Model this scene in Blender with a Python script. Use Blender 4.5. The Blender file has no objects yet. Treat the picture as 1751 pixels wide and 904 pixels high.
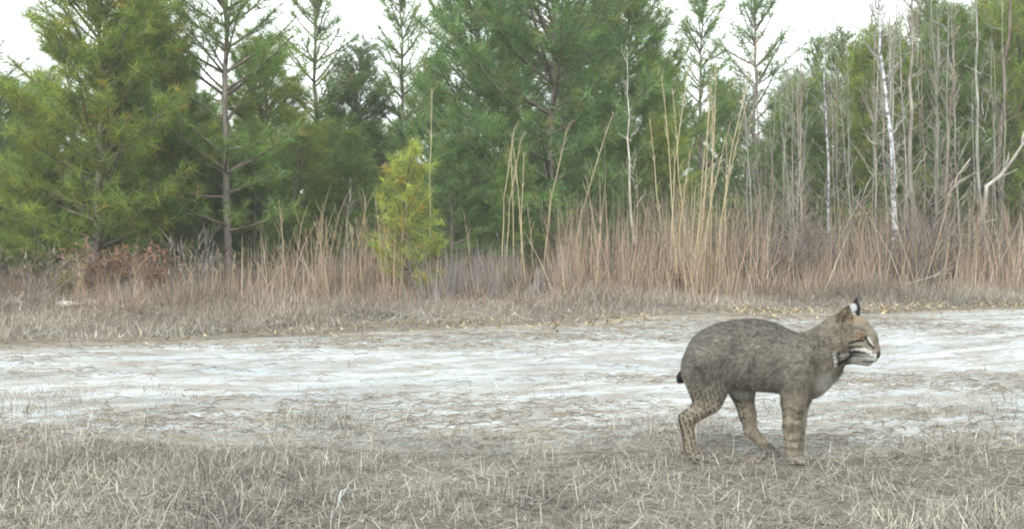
import bpy, math, random
import numpy as np
from mathutils import Vector, Matrix

R = math.radians
rng = np.random.default_rng(7)
random.seed(7)
scene = bpy.context.scene
col = scene.collection

# ------------------------------------------------------------------ camera, sky, sun, exposure
FPX, CXP, CYP = 1795.0, 875.5, 452.0        # focal length and centre in photo pixels (1751 x 904)
CAM_H, PITCH = 0.80, R(1.82)
cam = bpy.data.cameras.new('camera')
cam.sensor_width = 36.0
cam.lens = 36.0 * FPX / 1751.0
cam.clip_start, cam.clip_end = 0.05, 2000
camo = bpy.data.objects.new('camera', cam)
camo.location = (0, 0, CAM_H)
camo.rotation_euler = (R(90) - PITCH, 0, 0)
col.objects.link(camo)
scene.camera = camo

SUN_EL, SUN_AZ = R(48), R(205)               # soft light from behind the camera, a little left
world = bpy.data.worlds.new('World')
scene.world = world
world.use_nodes = True
wn, wl = world.node_tree.nodes, world.node_tree.links
bg = wn['Background']
sky = wn.new('ShaderNodeTexSky')
sky.sky_type = 'NISHITA'
sky.sun_disc = False
sky.sun_elevation, sky.sun_rotation = SUN_EL, SUN_AZ
sky.dust_density = 4.0
hs = wn.new('ShaderNodeHueSaturation')
hs.inputs['Saturation'].default_value = 0.15
mx = wn.new('ShaderNodeMixRGB')
mx.inputs[0].default_value = 0.75
mx.inputs[2].default_value = (9.4, 10.0, 10.1, 1)  # an even white cloud layer
wl.new(sky.outputs[0], hs.inputs['Color'])
wl.new(hs.outputs[0], mx.inputs[1])
wl.new(mx.outputs[0], bg.inputs['Color'])
bg.inputs['Strength'].default_value = 0.11

sl = bpy.data.lights.new('sun', 'SUN')
sl.energy, sl.angle, sl.color = 1.1, R(25), (1.0, 0.985, 0.955)
slo = bpy.data.objects.new('sun', sl)
slo.rotation_euler = (R(90) - SUN_EL, 0, R(180) - SUN_AZ)
col.objects.link(slo)

scene.view_settings.view_transform = 'Standard'
scene.view_settings.look = 'None'
scene.view_settings.gamma = 1
scene.view_settings.use_curve_mapping = False
scene.view_settings.exposure = 1.3
scene.render.engine = 'CYCLES'
scene.cycles.filter_width = 1.9
scene.cycles.max_bounces = 6
scene.cycles.diffuse_bounces = 3
scene.cycles.transmission_bounces = 4
scene.cycles.use_denoising = True


def at(px, py, Y):
    """photo pixel + distance along the view -> point"""
    c, s = math.cos(PITCH), math.sin(PITCH)
    u, v = (px - CXP) / FPX, -(py - CYP) / FPX
    d = Vector((u, c + v * s, -s + v * c))
    return Vector((0, 0, CAM_H)) + d * (Y / d.y)


def ground_at(px, py):
    c, s = math.cos(PITCH), math.sin(PITCH)
    u, v = (px - CXP) / FPX, -(py - CYP) / FPX
    d = Vector((u, c + v * s, -s + v * c))
    return Vector((0, 0, CAM_H)) + d * (-CAM_H / d.z)


# ------------------------------------------------------------------ helpers
def vnoise(x, y, f=1.0, seed=0):
    """smooth value noise in -1..1"""
    x = np.asarray(x, float) * f + 37.7 * seed
    y = np.asarray(y, float) * f - 19.3 * seed
    xi, yi = np.floor(x), np.floor(y)
    fx, fy = x - xi, y - yi
    fx, fy = fx * fx * (3 - 2 * fx), fy * fy * (3 - 2 * fy)

    def h(a, b):
        v = np.sin(a * 127.1 + b * 311.7 + seed * 74.7) * 43758.5453
        return (v - np.floor(v)) * 2 - 1
    return (h(xi, yi) * (1 - fx) + h(xi + 1, yi) * fx) * (1 - fy) + (h(xi, yi + 1) * (1 - fx) + h(xi + 1, yi + 1) * fx) * fy


def fbm(x, y, f=1.0, o=4, seed=0):
    s, a = 0, 1.0
    for k in range(o):
        s = s + a * vnoise(x, y, f * 2 ** k, seed + k)
        a *= 0.5
    return s


def far_edge(x):
    """far side of the sandy track"""
    return 8.72 + 0.475 * np.asarray(x, float)


def near_edge(x):
    x = np.asarray(x, float)
    return np.interp(x, [-40, -12, -6, -3, -2, 0, 0.5, 0.8, 1.35, 1.7, 2.4, 4, 7, 12, 40], [-14, -1.3, 2.3, 3.85, 4.12, 4.2, 4.15, 3.95, 3.92, 4.1, 4.0, 4.3, 5.6, 8.0, 21.2])


def wood_edge(x):
    """where the scrub starts on the far side"""
    x = np.asarray(x, float)
    return np.interp(x, [-30, -6, -3.5, -1, 2, 5, 9, 30], [0, 10.4, 11.2, 12.3, 12.8, 13.4, 15.6, 26])


def gz(x, y):
    x, y = np.asarray(x, float), np.asarray(y, float)
    z = 0.02 * np.sin(x * 0.9 + 0.4) * np.sin(y * 0.7) + 0.012 * np.sin(x * 1.7 + y * 1.1)
    z = z * np.clip((np.abs(y - 3.75) + np.abs(x - 1.2)) / 1.2, 0, 1)
    b = np.clip((y - far_edge(x) - 0.4) / 3.5, 0, 1)
    return z + 0.05 * b * b * (3 - 2 * b)


def mesh_np(name, V, F, C=None, smooth=False):
    """V (n,3), F (m,3|4) or a list of those; C (n,3) colours"""
    me = bpy.data.meshes.new(name)
    Fs = F if isinstance(F, list) else [F]
    Fs = [f for f in Fs if len(f)]
    nl = sum(f.size for f in Fs)
    npoly = sum(len(f) for f in Fs)
    me.vertices.add(len(V))
    me.vertices.foreach_set('co', np.ascontiguousarray(V, np.float32).ravel())
    me.loops.add(nl)
    me.loops.foreach_set('vertex_index', np.concatenate([f.ravel() for f in Fs]).astype(np.int32))
    me.polygons.add(npoly)
    tot = np.concatenate([np.full(len(f), f.shape[1]) for f in Fs])
    st = np.concatenate([[0], np.cumsum(tot)[:-1]])
    me.polygons.foreach_set('loop_start', st.astype(np.int32))
    me.polygons.foreach_set('loop_total', tot.astype(np.int32))
    if smooth:
        me.polygons.foreach_set('use_smooth', np.ones(npoly, bool))
    if C is not None:
        a = me.attributes.new('col', 'FLOAT_COLOR', 'POINT')
        a.data.foreach_set('color', np.concatenate([C, np.ones((len(C), 1))], 1).astype(np.float32).ravel())
    me.update()
    me.validate()
    return me


def norm(a):
    return a / np.maximum(np.linalg.norm(a, axis=-1, keepdims=True), 1e-9)


def ribbons(P, W, side, C):
    """P (N,K,3) centre lines, W (N,K) widths, side (N,3), C (N,3): flat tapered blades"""
    N, K = P.shape[:2]
    V = np.stack([P - side[:, None] * W[..., None] / 2, P + side[:, None] * W[..., None] / 2], 2).reshape(N * K * 2, 3)
    b = (np.arange(N) * K * 2)[:, None] + (np.arange(K - 1) * 2)[None]
    F = np.stack([b, b + 1, b + 3, b + 2], -1).reshape(-1, 4)
    return V, F, np.repeat(C, K * 2, 0)


def tubes(paths, sides=5):
    """list of (points (K,3), radii (K,)) -> tapered tubes"""
    Vs, Fs, n = [], [], 0
    ang = np.arange(sides) * 2 * math.pi / sides
    for P, rad in paths:
        P, rad = np.asarray(P, float), np.asarray(rad, float)
        K = len(P)
        t = norm(np.gradient(P, axis=0))
        ref = np.array([1.0, 0, 0]) if abs(t[:, 0]).max() < 0.8 else np.array([0, 1.0, 0])
        u = norm(np.cross(t, ref))
        v = np.cross(t, u)
        ring = P[:, None] + rad[:, None, None] * (np.cos(ang)[None, :, None] * u[:, None] + np.sin(ang)[None, :, None] * v[:, None])
        Vs.append(ring.reshape(-1, 3))
        i = (np.arange(K - 1) * sides)[:, None]
        j = np.arange(sides)[None]
        j2 = (j + 1) % sides
        Fs.append((np.stack([i + j, i + j2, i + sides + j2, i + sides + j], -1).reshape(-1, 4)) + n)
        n += K * sides
    return np.concatenate(Vs), np.concatenate(Fs)


def link(name, data, parent=None, mat=None, **props):
    o = bpy.data.objects.new(name, data)
    col.objects.link(o)
    if parent is not None:
        o.parent = parent
    if mat is not None and data is not None and not data.materials:
        data.materials.append(mat)
    for k, v in props.items():
        o[k] = v
    return o


def thing(name, label, cat, loc=(0, 0, 0), rot=(0, 0, 0), scale=1.0, group=None):
    o = link(name, None, label=label, category=cat)
    o.empty_display_size = 0.1
    o.location, o.rotation_euler = loc, rot
    o.scale = (scale,) * 3 if not hasattr(scale, '__len__') else scale
    if group:
        o['group'] = group
    return o


# ------------------------------------------------------------------ materials
def new_mat(name):
    m = bpy.data.materials.new(name)
    m.use_nodes = True
    nt = m.node_tree
    return m, nt, nt.nodes['Principled BSDF'], nt.nodes['Material Output']


def attr_mat(name, rough=0.85, translucent=0.0, tint=False, spec=0.15):
    """colour from the mesh's own 'col' attribute, optionally times the object's colour"""
    m, nt, p, out = new_mat(name)
    a = nt.nodes.new('ShaderNodeAttribute')
    a.attribute_name = 'col'
    c = a.outputs['Color']
    if tint:
        oi = nt.nodes.new('ShaderNodeObjectInfo')
        mm = nt.nodes.new('ShaderNodeMixRGB')
        mm.blend_type = 'MULTIPLY'
        mm.inputs[0].default_value = 1
        nt.links.new(c, mm.inputs[1])
        nt.links.new(oi.outputs['Color'], mm.inputs[2])
        c = mm.outputs[0]
    nt.links.new(c, p.inputs['Base Color'])
    p.inputs['Roughness'].default_value = rough
    p.inputs['Specular IOR Level'].default_value = spec
    if translucent:
        t = nt.nodes.new('ShaderNodeBsdfTranslucent')
        nt.links.new(c, t.inputs['Color'])
        mix = nt.nodes.new('ShaderNodeMixShader')
        mix.inputs[0].default_value = translucent
        nt.links.new(p.outputs[0], mix.inputs[1])
        nt.links.new(t.outputs[0], mix.inputs[2])
        nt.links.new(mix.outputs[0], out.inputs['Surface'])
    return m


def noise_mat(name, stops, scale, stretch=(1, 1, 1), rough=0.9, bump=0.0, bump_scale=60, detail=6, tint=False):
    m, nt, p, out = new_mat(name)
    tc = nt.nodes.new('ShaderNodeTexCoord')
    mp = nt.nodes.new('ShaderNodeMapping')
    mp.inputs['Scale'].default_value = stretch
    nz = nt.nodes.new('ShaderNodeTexNoise')
    nz.inputs['Scale'].default_value = scale
    nz.inputs['Detail'].default_value = detail
    nz.inputs['Roughness'].default_value = 0.65
    rp = nt.nodes.new('ShaderNodeValToRGB')
    e = rp.color_ramp.elements
    e[0].position, e[0].color = stops[0][0], (*stops[0][1], 1)
    e[1].position, e[1].color = stops[-1][0], (*stops[-1][1], 1)
    for s in stops[1:-1]:
        x = e.new(s[0])
        x.color = (*s[1], 1)
    nt.links.new(tc.outputs['Object'], mp.inputs[0])
    nt.links.new(mp.outputs[0], nz.inputs['Vector'])
    nt.links.new(nz.outputs['Fac'], rp.inputs[0])
    c = rp.outputs[0]
    if tint:
        oi = nt.nodes.new('ShaderNodeObjectInfo')
        mm = nt.nodes.new('ShaderNodeMixRGB')
        mm.blend_type = 'MULTIPLY'
        mm.inputs[0].default_value = 1
        nt.links.new(c, mm.inputs[1])
        nt.links.new(oi.outputs['Color'], mm.inputs[2])
        c = mm.outputs[0]
    nt.links.new(c, p.inputs['Base Color'])
    p.inputs['Roughness'].default_value = rough
    p.inputs['Specular IOR Level'].default_value = 0.2
    if bump:
        n2 = nt.nodes.new('ShaderNodeTexNoise')
        n2.inputs['Scale'].default_value = bump_scale
        n2.inputs['Detail'].default_value = 8
        nt.links.new(mp.outputs[0], n2.inputs['Vector'])
        b = nt.nodes.new('ShaderNodeBump')
        b.inputs['Strength'].default_value = bump
        b.inputs['Distance'].default_value = 0.02
        nt.links.new(n2.outputs['Fac'], b.inputs['Height'])
        nt.links.new(b.outputs[0], p.inputs['Normal'])
    return m


M_GROUND = noise_mat('ground_litter', [(0.3, (0.075, 0.064, 0.05)), (0.5, (0.14, 0.125, 0.10)), (0.72, (0.22, 0.202, 0.168))], 9, rough=0.95, bump=0.8, bump_scale=40)
M_GRASS = attr_mat('dry_grass', 0.8, 0.25)
M_NEEDLE = attr_mat('pine_needles', 0.6, 0.5, tint=True, spec=0.3)
M_FUR = attr_mat('fur', 0.75, 0.0, spec=0.2)
M_PINEBARK = noise_mat('pine_bark', [(0.3, (0.09, 0.075, 0.062)), (0.55, (0.22, 0.19, 0.165)), (0.75, (0.36, 0.32, 0.29))], 9, (1, 1, 0.35), bump=0.8, bump_scale=30)
M_GREYBARK = noise_mat('grey_bark', [(0.3, (0.11, 0.10, 0.09)), (0.5, (0.25, 0.235, 0.21)), (0.7, (0.45, 0.43, 0.40))], 7, (1, 1, 0.3), tint=True)
M_PALEBARK = noise_mat('pale_bark', [(0.38, (0.11, 0.105, 0.10)), (0.47, (0.32, 0.32, 0.32)), (0.58, (0.60, 0.62, 0.64))], 6, (1, 1, 1.6), tint=True)
M_STALK = noise_mat('straw_stalk', [(0.3, (0.25, 0.21, 0.155)), (0.55, (0.38, 0.335, 0.255)), (0.75, (0.50, 0.455, 0.37))], 5, (1, 1, 0.5), tint=True)
M_STONE = noise_mat('stone', [(0.3, (0.30, 0.285, 0.25)), (0.7, (0.50, 0.48, 0.43))], 12, bump=0.5)

# sandy track: white sand, needle-brown streaks along it, damp blue-grey patches, litter creeping in from the edges
M_SAND, nt, p, out = new_mat('white_sand')
tc = nt.nodes.new('ShaderNodeTexCoord')
mp = nt.nodes.new('ShaderNodeMapping')
mp.inputs['Rotation'].default_value = (0, 0, R(-17))
mp2 = nt.nodes.new('ShaderNodeMapping')
mp2.inputs['Scale'].default_value = (0.55, 1.4, 1)
nt.links.new(tc.outputs['Object'], mp.inputs[0])
nt.links.new(mp.outputs[0], mp2.inputs[0])


def tnoise(scale, detail, vec, rough=0.6):
    n = nt.nodes.new('ShaderNodeTexNoise')
    n.inputs['Scale'].default_value, n.inputs['Detail'].default_value, n.inputs['Roughness'].default_value = scale, detail, rough
    nt.links.new(vec, n.inputs['Vector'])
    return n.outputs['Fac']


def tramp(fac, a, b):
    r = nt.nodes.new('ShaderNodeMapRange')
    r.inputs['From Min'].default_value, r.inputs['From Max'].default_value = a, b
    nt.links.new(fac, r.inputs['Value'])
    return r.outputs[0]


def tmix(fac, a, b):
    m = nt.nodes.new('ShaderNodeMixRGB')
    if isinstance(fac, float):
        m.inputs[0].default_value = fac
    else:
        nt.links.new(fac, m.inputs[0])
    for k, v in ((1, a), (2, b)):
        if isinstance(v, tuple):
            m.inputs[k].default_value = (*v, 1)
        else:
            nt.links.new(v, m.inputs[k])
    return m.outputs[0]


def tmath(op, a, b):
    m = nt.nodes.new('ShaderNodeMath')
    m.operation = op
    for k, v in ((0, a), (1, b)):
        if isinstance(v, (int, float)):
            m.inputs[k].default_value = v
        else:
            nt.links.new(v, m.inputs[k])
    return m.outputs[0]


c = tmix(tramp(tnoise(1.1, 5, mp2.outputs[0]), 0.40, 0.62), (0.42, 0.445, 0.445), (0.315, 0.35, 0.362))
c = tmix(tmath('MULTIPLY', tramp(tnoise(3.2, 7, mp2.outputs[0], 0.7), 0.44, 0.57), 0.66), c, (0.205, 0.185, 0.152))
c = tmix(tmath('MULTIPLY', tramp(tnoise(17, 4, mp2.outputs[0], 0.7), 0.50, 0.64), 0.65), c, (0.18, 0.162, 0.132))
c = tmix(tmath('MULTIPLY', tramp(tnoise(46, 5, mp.outputs[0], 0.75), 0.50, 0.66), 0.5), c, (0.20, 0.182, 0.15))
ea = nt.nodes.new('ShaderNodeAttribute')
ea.attribute_name = 'edge'
ef = tmath('ADD', ea.outputs['Fac'], tmath('MULTIPLY', tmath('SUBTRACT', tnoise(3.5, 7, mp2.outputs[0], 0.75), 0.5), 2.6))
c = tmix(tmath('MULTIPLY', tramp(ef, 0.30, 0.80), 0.8), c, (0.20, 0.183, 0.148))
nt.links.new(c, p.inputs['Base Color'])
p.inputs['Roughness'].default_value = 0.9
p.inputs['Specular IOR Level'].default_value = 0.2
b = nt.nodes.new('ShaderNodeBump')
b.inputs['Strength'].default_value, b.inputs['Distance'].default_value = 0.6, 0.03
nt.links.new(tnoise(14, 8, mp.outputs[0], 0.7), b.inputs['Height'])
nt.links.new(b.outputs[0], p.inputs['Normal'])

# ------------------------------------------------------------------ ground and track
def axis(lo, flo, fhi, hi, step):
    fine = np.arange(flo, fhi + step / 2, step)
    g = step
    up, dn = [fhi], [flo]
    while up[-1] < hi:
        g *= 1.25
        up.append(up[-1] + g)
    g = step
    while dn[-1] > lo:
        g *= 1.25
        dn.append(dn[-1] - g)
    return np.array(dn[:0:-1] + list(fine) + up[1:])


xs, ys = axis(-500, -9, 11, 500, 0.09), axis(-200, 1.5, 18, 800, 0.09)
X, Y = np.meshgrid(xs, ys, indexing='ij')
nx, ny = X.shape
idx = np.arange(nx * ny).reshape(nx, ny)
F = np.stack([idx[:-1, :-1], idx[1:, :-1], idx[1:, 1:], idx[:-1, 1:]], -1).reshape(-1, 4)
V = np.stack([X, Y, gz(X, Y)], -1).reshape(-1, 3)
link('ground', mesh_np('ground', V, F, smooth=True), mat=M_GROUND, kind='structure')

us = np.arange(-14, 22, 0.03)
nv = 70
vs = np.linspace(0, 1, nv)
ne = near_edge(us) - 0.32 + 0.24 * fbm(us, us * 0, 0.9, 6, 3)
fe = far_edge(us) + 0.36 * fbm(us, us * 0, 0.6, 6, 9)
U = np.repeat(us[:, None], nv, 1)
Yt = ne[:, None] * (1 - vs) + fe[:, None] * vs
d_near, d_far = Yt - near_edge(U), far_edge(U) - Yt
edge = np.maximum(np.maximum(np.clip(0.42 - d_near / 1.0, 0, 0.5), np.clip(0.8 - (Yt - ne[:, None]) / 0.6, 0, 0.8)), np.clip(1 - d_far / 1.1, 0, 1))
# a grassier strip and bare-grass islands on the right part of the near side
isl = np.exp(-(((U - 1.75) / 0.75) ** 2 + ((Yt - 4.55) / 0.28) ** 2)) + 0.75 * np.exp(-(((U + 0.15) / 0.5) ** 2 + ((Yt - 5.2) / 0.3) ** 2)) + 0.6 * np.exp(-(((U + 1.9) / 0.6) ** 2 + ((Yt - 4.8) / 0.2) ** 2))
edge = np.clip(np.maximum(edge, isl * 0.75), 0, 1)
Zt = gz(U, Yt) + 0.012 + 0.004 * fbm(U, Yt, 2.2, 3, 5)
e2 = np.clip(np.minimum(Yt - ne[:, None], fe[:, None] - Yt) / 0.12, 0, 1)
Zt = np.where(e2 < 1, gz(U, Yt) - 0.012 + (Zt - gz(U, Yt) + 0.012) * e2, Zt)
idx = np.arange(U.size).reshape(U.shape)
F = np.stack([idx[:-1, :-1], idx[1:, :-1], idx[1:, 1:], idx[:-1, 1:]], -1).reshape(-1, 4)
me = mesh_np('sand_track', np.stack([U, Yt, Zt], -1).reshape(-1, 3), F, smooth=True)
a = me.attributes.new('edge', 'FLOAT', 'POINT')
a.data.foreach_set('value', edge.astype(np.float32).ravel())
link('sand_track', me, mat=M_SAND, kind='structure')


# ------------------------------------------------------------------ dry grass
def palette(n, cols, w, var=0.25):
    i = rng.choice(len(cols), n, p=np.array(w) / sum(w))
    return np.array(cols)[i] * (1 + var * rng.uniform(-1, 1, (n, 1)))


STRAW = [(0.37, 0.345, 0.29), (0.275, 0.26, 0.224), (0.155, 0.14, 0.115), (0.48, 0.46, 0.405), (0.12, 0.118, 0.085)]
RUST = [(0.33, 0.252, 0.185), (0.26, 0.19, 0.142), (0.165, 0.125, 0.095), (0.38, 0.325, 0.265), (0.27, 0.25, 0.222)]


def blades(x, y, L, lean, curl, width, C, K=4, z0=None):
    n = len(x)
    az = rng.uniform(0, 2 * math.pi, n)
    h = np.stack([np.cos(az), np.sin(az), np.zeros(n)], -1)
    z = gz(x, y) if z0 is None else z0
    base = np.stack([x, y, z - 0.004], -1)
    s = np.linspace(0, 1, K)
    th = lean[:, None] + curl[:, None] * s[None]
    dirs = h[:, None] * np.sin(th)[..., None] + np.array([0, 0, 1.0]) * np.cos(th)[..., None]
    seg = dirs[:, :-1] * (L[:, None, None] / (K - 1))
    P = np.concatenate([base[:, None], base[:, None] + np.cumsum(seg, 1)], 1)
    P[..., 2] = np.maximum(P[..., 2], z[:, None] + 0.003)
    W = width[:, None] * (1 - 0.85 * s[None] ** 1.5)
    az2 = az + math.pi / 2 + rng.uniform(-0.9, 0.9, n)
    side = np.stack([np.cos(az2), np.sin(az2), np.zeros(n)], -1)
    return ribbons(P, W, side, C)


def grass_object(name, parts, label, cat, mat=M_GRASS):
    n, Vs, Fs, Cs = 0, [], [], []
    for V, F, C in parts:
        Vs.append(V); Fs.append(F + n); Cs.append(C)
        n += len(V)
    return link(name, mesh_np(name, np.concatenate(Vs), np.concatenate(Fs), np.concatenate(Cs)), mat=mat, label=label, category=cat, kind='stuff')


def scatter(n, x0, x1, y0, y1, keep):
    x, y = rng.uniform(x0, x1, n), rng.uniform(y0, y1, n)
    k = rng.uniform(0, 1, n) < keep(x, y)
    return x[k], y[k]


def near_density(x, y):
    d = near_edge(x) + 0.10 + 0.20 * fbm(x, x * 0, 0.9, 6, 3) + 0.32 * fbm(x * 0.8, y * 1.6, 1.3, 4, 26) - y
    f = np.clip(0.35 + d / 0.45, 0, 1) ** 1.3
    f = np.where(d < 0, 0.55 * np.exp(d / 0.30) * np.clip(0.5 + 1.4 * fbm(x, y, 2.1, 4, 25), 0, 1.6), f)
    isl = 0.30 * np.exp(-(((x - 1.75) / 0.75) ** 2 + ((y - 4.55) / 0.28) ** 2)) + 0.07 * np.exp(-(((x + 0.15) / 0.5) ** 2 + ((y - 5.2) / 0.3) ** 2))
    f = np.maximum(f, isl) * (np.abs(x) < 0.55 * y + 0.7)
    return f * np.clip(0.85 + 0.5 * fbm(x, y, 2.6, 3, 21), 0.4, 1)


def lift(x, y):
    return gz(x, y) + 0.013 * np.clip((y - near_edge(x) + 0.75) / 0.3, 0, 1)


parts = []
x, y = scatter(230000, -3.6, 3.8, 1.7, 5.6, near_density)       # upright, bent blades
n = len(x)
hN = np.clip(0.7 + 0.8 * fbm(x, y, 2.6, 3, 33), 0.3, 1.5)
hN = hN * (1 - 0.62 * np.exp(-(((x - 1.02) / 0.55) ** 4 + ((y - 3.66) / 0.42) ** 4)))   # trodden low along the track where the animal stands
parts.append(blades(x, y, rng.uniform(0.02, 0.085, n) * hN, rng.uniform(0.1, 1.1, n), rng.uniform(-0.4, 1.5, n), rng.uniform(0.0016, 0.0040, n), palette(n, STRAW, [4, 4, 5, 2.4, 2], 0.35) * (1 + 0.42 * fbm(x, y, 2.2, 4, 71))[:, None], z0=lift(x, y)))
x, y = scatter(140000, -3.6, 3.8, 1.7, 5.6, near_density)       # flat thatch
n = len(x)
parts.append(blades(x, y, rng.uniform(0.03, 0.10, n), rng.uniform(1.1, 1.5, n), rng.uniform(-0.3, 0.5, n), rng.uniform(0.0015, 0.0035, n), palette(n, STRAW, [4, 5, 5, 1.5, 0.3]), K=3, z0=lift(x, y) + rng.uniform(0.001, 0.022, n)))
x, y = scatter(5200, -3.6, 3.8, 1.7, 5.2, near_density)         # a few pale taller bents
n = len(x)
parts.append(blades(x, y, rng.uniform(0.05, 0.12, n), rng.uniform(0.1, 0.7, n), rng.uniform(-0.3, 1.3, n), rng.uniform(0.0018, 0.0034, n), palette(n, [(0.50, 0.48, 0.42), (0.40, 0.375, 0.31)], [1, 1]), K=4, z0=lift(x, y)))
grass_object('near_grass', parts, 'short dry straw grass of the foreground verge', 'grass')


def verge_density(x, y):
    d = y - far_edge(x) - 0.36 * fbm(x, x * 0, 0.6, 6, 9)
    f = np.clip(0.06 + d / 0.9, 0, 1)
    f = np.where(d < -0.0, 0.06 * np.exp(d / 0.5), f)
    return f * np.clip(0.8 + 0.6 * fbm(x, y, 1.2, 3, 41), 0.15, 1) * (y < wood_edge(x) + 4)


parts = []
x, y = scatter(330000, -8, 10, 5, 19, verge_density)
n = len(x)
t = np.clip((y - far_edge(x)) / np.maximum(wood_edge(x) - far_edge(x), 0.5), 0, 1.2)
cA, cB = palette(n, STRAW, [3, 4, 4, 1, 1]), palette(n, RUST, [4, 4, 3, 2, 2])
mixf = np.clip(t * 1.1 + 0.3 * fbm(x, y, 0.8, 2, 50), 0, 1)[:, None]
parts.append(blades(x, y, (rng.uniform(0.03, 0.12, n) + rng.uniform(0, 0.34, n) * t ** 1.3) * np.clip(0.85 + 0.75 * fbm(x, y, 0.9, 3, 73), 0.3, 1.9) * np.clip(1 + 0.22 * (x + 2.2), 0.45, 1.0), rng.uniform(0.05, 0.9, n), rng.uniform(-0.3, 1.5, n), rng.uniform(0.004, 0.008, n), (cA * (1 - mixf) + cB * mixf) * np.clip(1 + 0.38 * fbm(x, y, 1.1, 4, 72), 0.45, 1.7)[:, None], K=3))
x, y = scatter(60000, -8, 10, 5, 19, verge_density)
n = len(x)
parts.append(blades(x, y, rng.uniform(0.08, 0.25, n), rng.uniform(1.1, 1.5, n), rng.uniform(-0.3, 0.4, n), rng.uniform(0.004, 0.008, n), palette(n, STRAW, [4, 5, 4, 2, 0.5]), K=3, z0=gz(x, y) + rng.uniform(0.004, 0.05, n)))
grass_object('verge_grass', parts, 'matted brown dry grass of the verge beyond the track', 'grass')

# fallen pine needles and straw lying on the sand
def track_keep(x, y):
    inside = (y > near_edge(x) - 0.4) & (y < far_edge(x) + 0.3)
    return inside * np.clip(0.30 + 1.1 * fbm(x * 0.5 + y * 0.1, y * 1.3, 1.0, 5, 61) + 0.8 * np.exp(-np.abs(y - near_edge(x)) / 0.28), 0.06, 1)


x, y = scatter(120000, -6.5, 8.5, 3.4, 13, track_keep)
n = len(x)
L = rng.uniform(0.025, 0.11, n)
az = R(12) + rng.normal(0, 0.75, n)
K = 3
s = np.linspace(-0.5, 0.5, K)
dv = np.stack([np.cos(az), np.sin(az), np.zeros(n)], -1)
sd = np.stack([-np.sin(az), np.cos(az), np.zeros(n)], -1)
P = np.stack([x, y, gz(x, y)], -1)[:, None] + dv[:, None] * (s[None, :, None] * L[:, None, None]) + sd[:, None] * (rng.uniform(-0.18, 0.18, n) * L)[:, None, None] * (1 - 4 * s[None, :, None] ** 2)
P[..., 2] = gz(P[..., 0], P[..., 1]) + 0.016 + rng.uniform(0, 0.012, n)[:, None] * (1 - 2 * np.abs(s)[None])
P[..., 2] += 0.001
grass_object('needle_litter', [ribbons(P, np.repeat(rng.uniform(0.0015, 0.0042, n)[:, None], K, 1), norm(sd * 0.6 + np.array([0, 0, 1.0]) * rng.uniform(0.2, 1, (n, 1))), palette(n, [(0.17, 0.14, 0.105), (0.23, 0.195, 0.15), (0.11, 0.095, 0.078), (0.28, 0.25, 0.20)], [3, 3, 2, 1]))],
             'fallen brown pine needles and straw strewn over the white sand', 'litter')


# tan fallen leaves along the far edge of the track
n = 5200
x = rng.uniform(-2.5, 8.5, n)
y = far_edge(x) + 0.25 + rng.normal(0, 0.38, n)
keep_ = rng.uniform(0, 1, n) < np.clip(0.25 + 0.1 * x + 0.7 * fbm(x, y, 1.4, 3, 95), 0.02, 1)
x, y = x[keep_], y[keep_]
n = len(x)
parts = [blades(x, y, rng.uniform(0.03, 0.07, n), rng.uniform(0.7, 1.5, n), rng.uniform(-0.5, 0.6, n), rng.uniform(0.015, 0.035, n), palette(n, [(0.36, 0.29, 0.16), (0.28, 0.22, 0.13), (0.44, 0.38, 0.25), (0.20, 0.16, 0.11)], [3, 3, 2, 2]), K=3, z0=gz(x, y) + 0.014)]
grass_object('fallen_leaves', parts, 'tan fallen leaves strewn along the far edge of the track', 'leaves')


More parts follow.
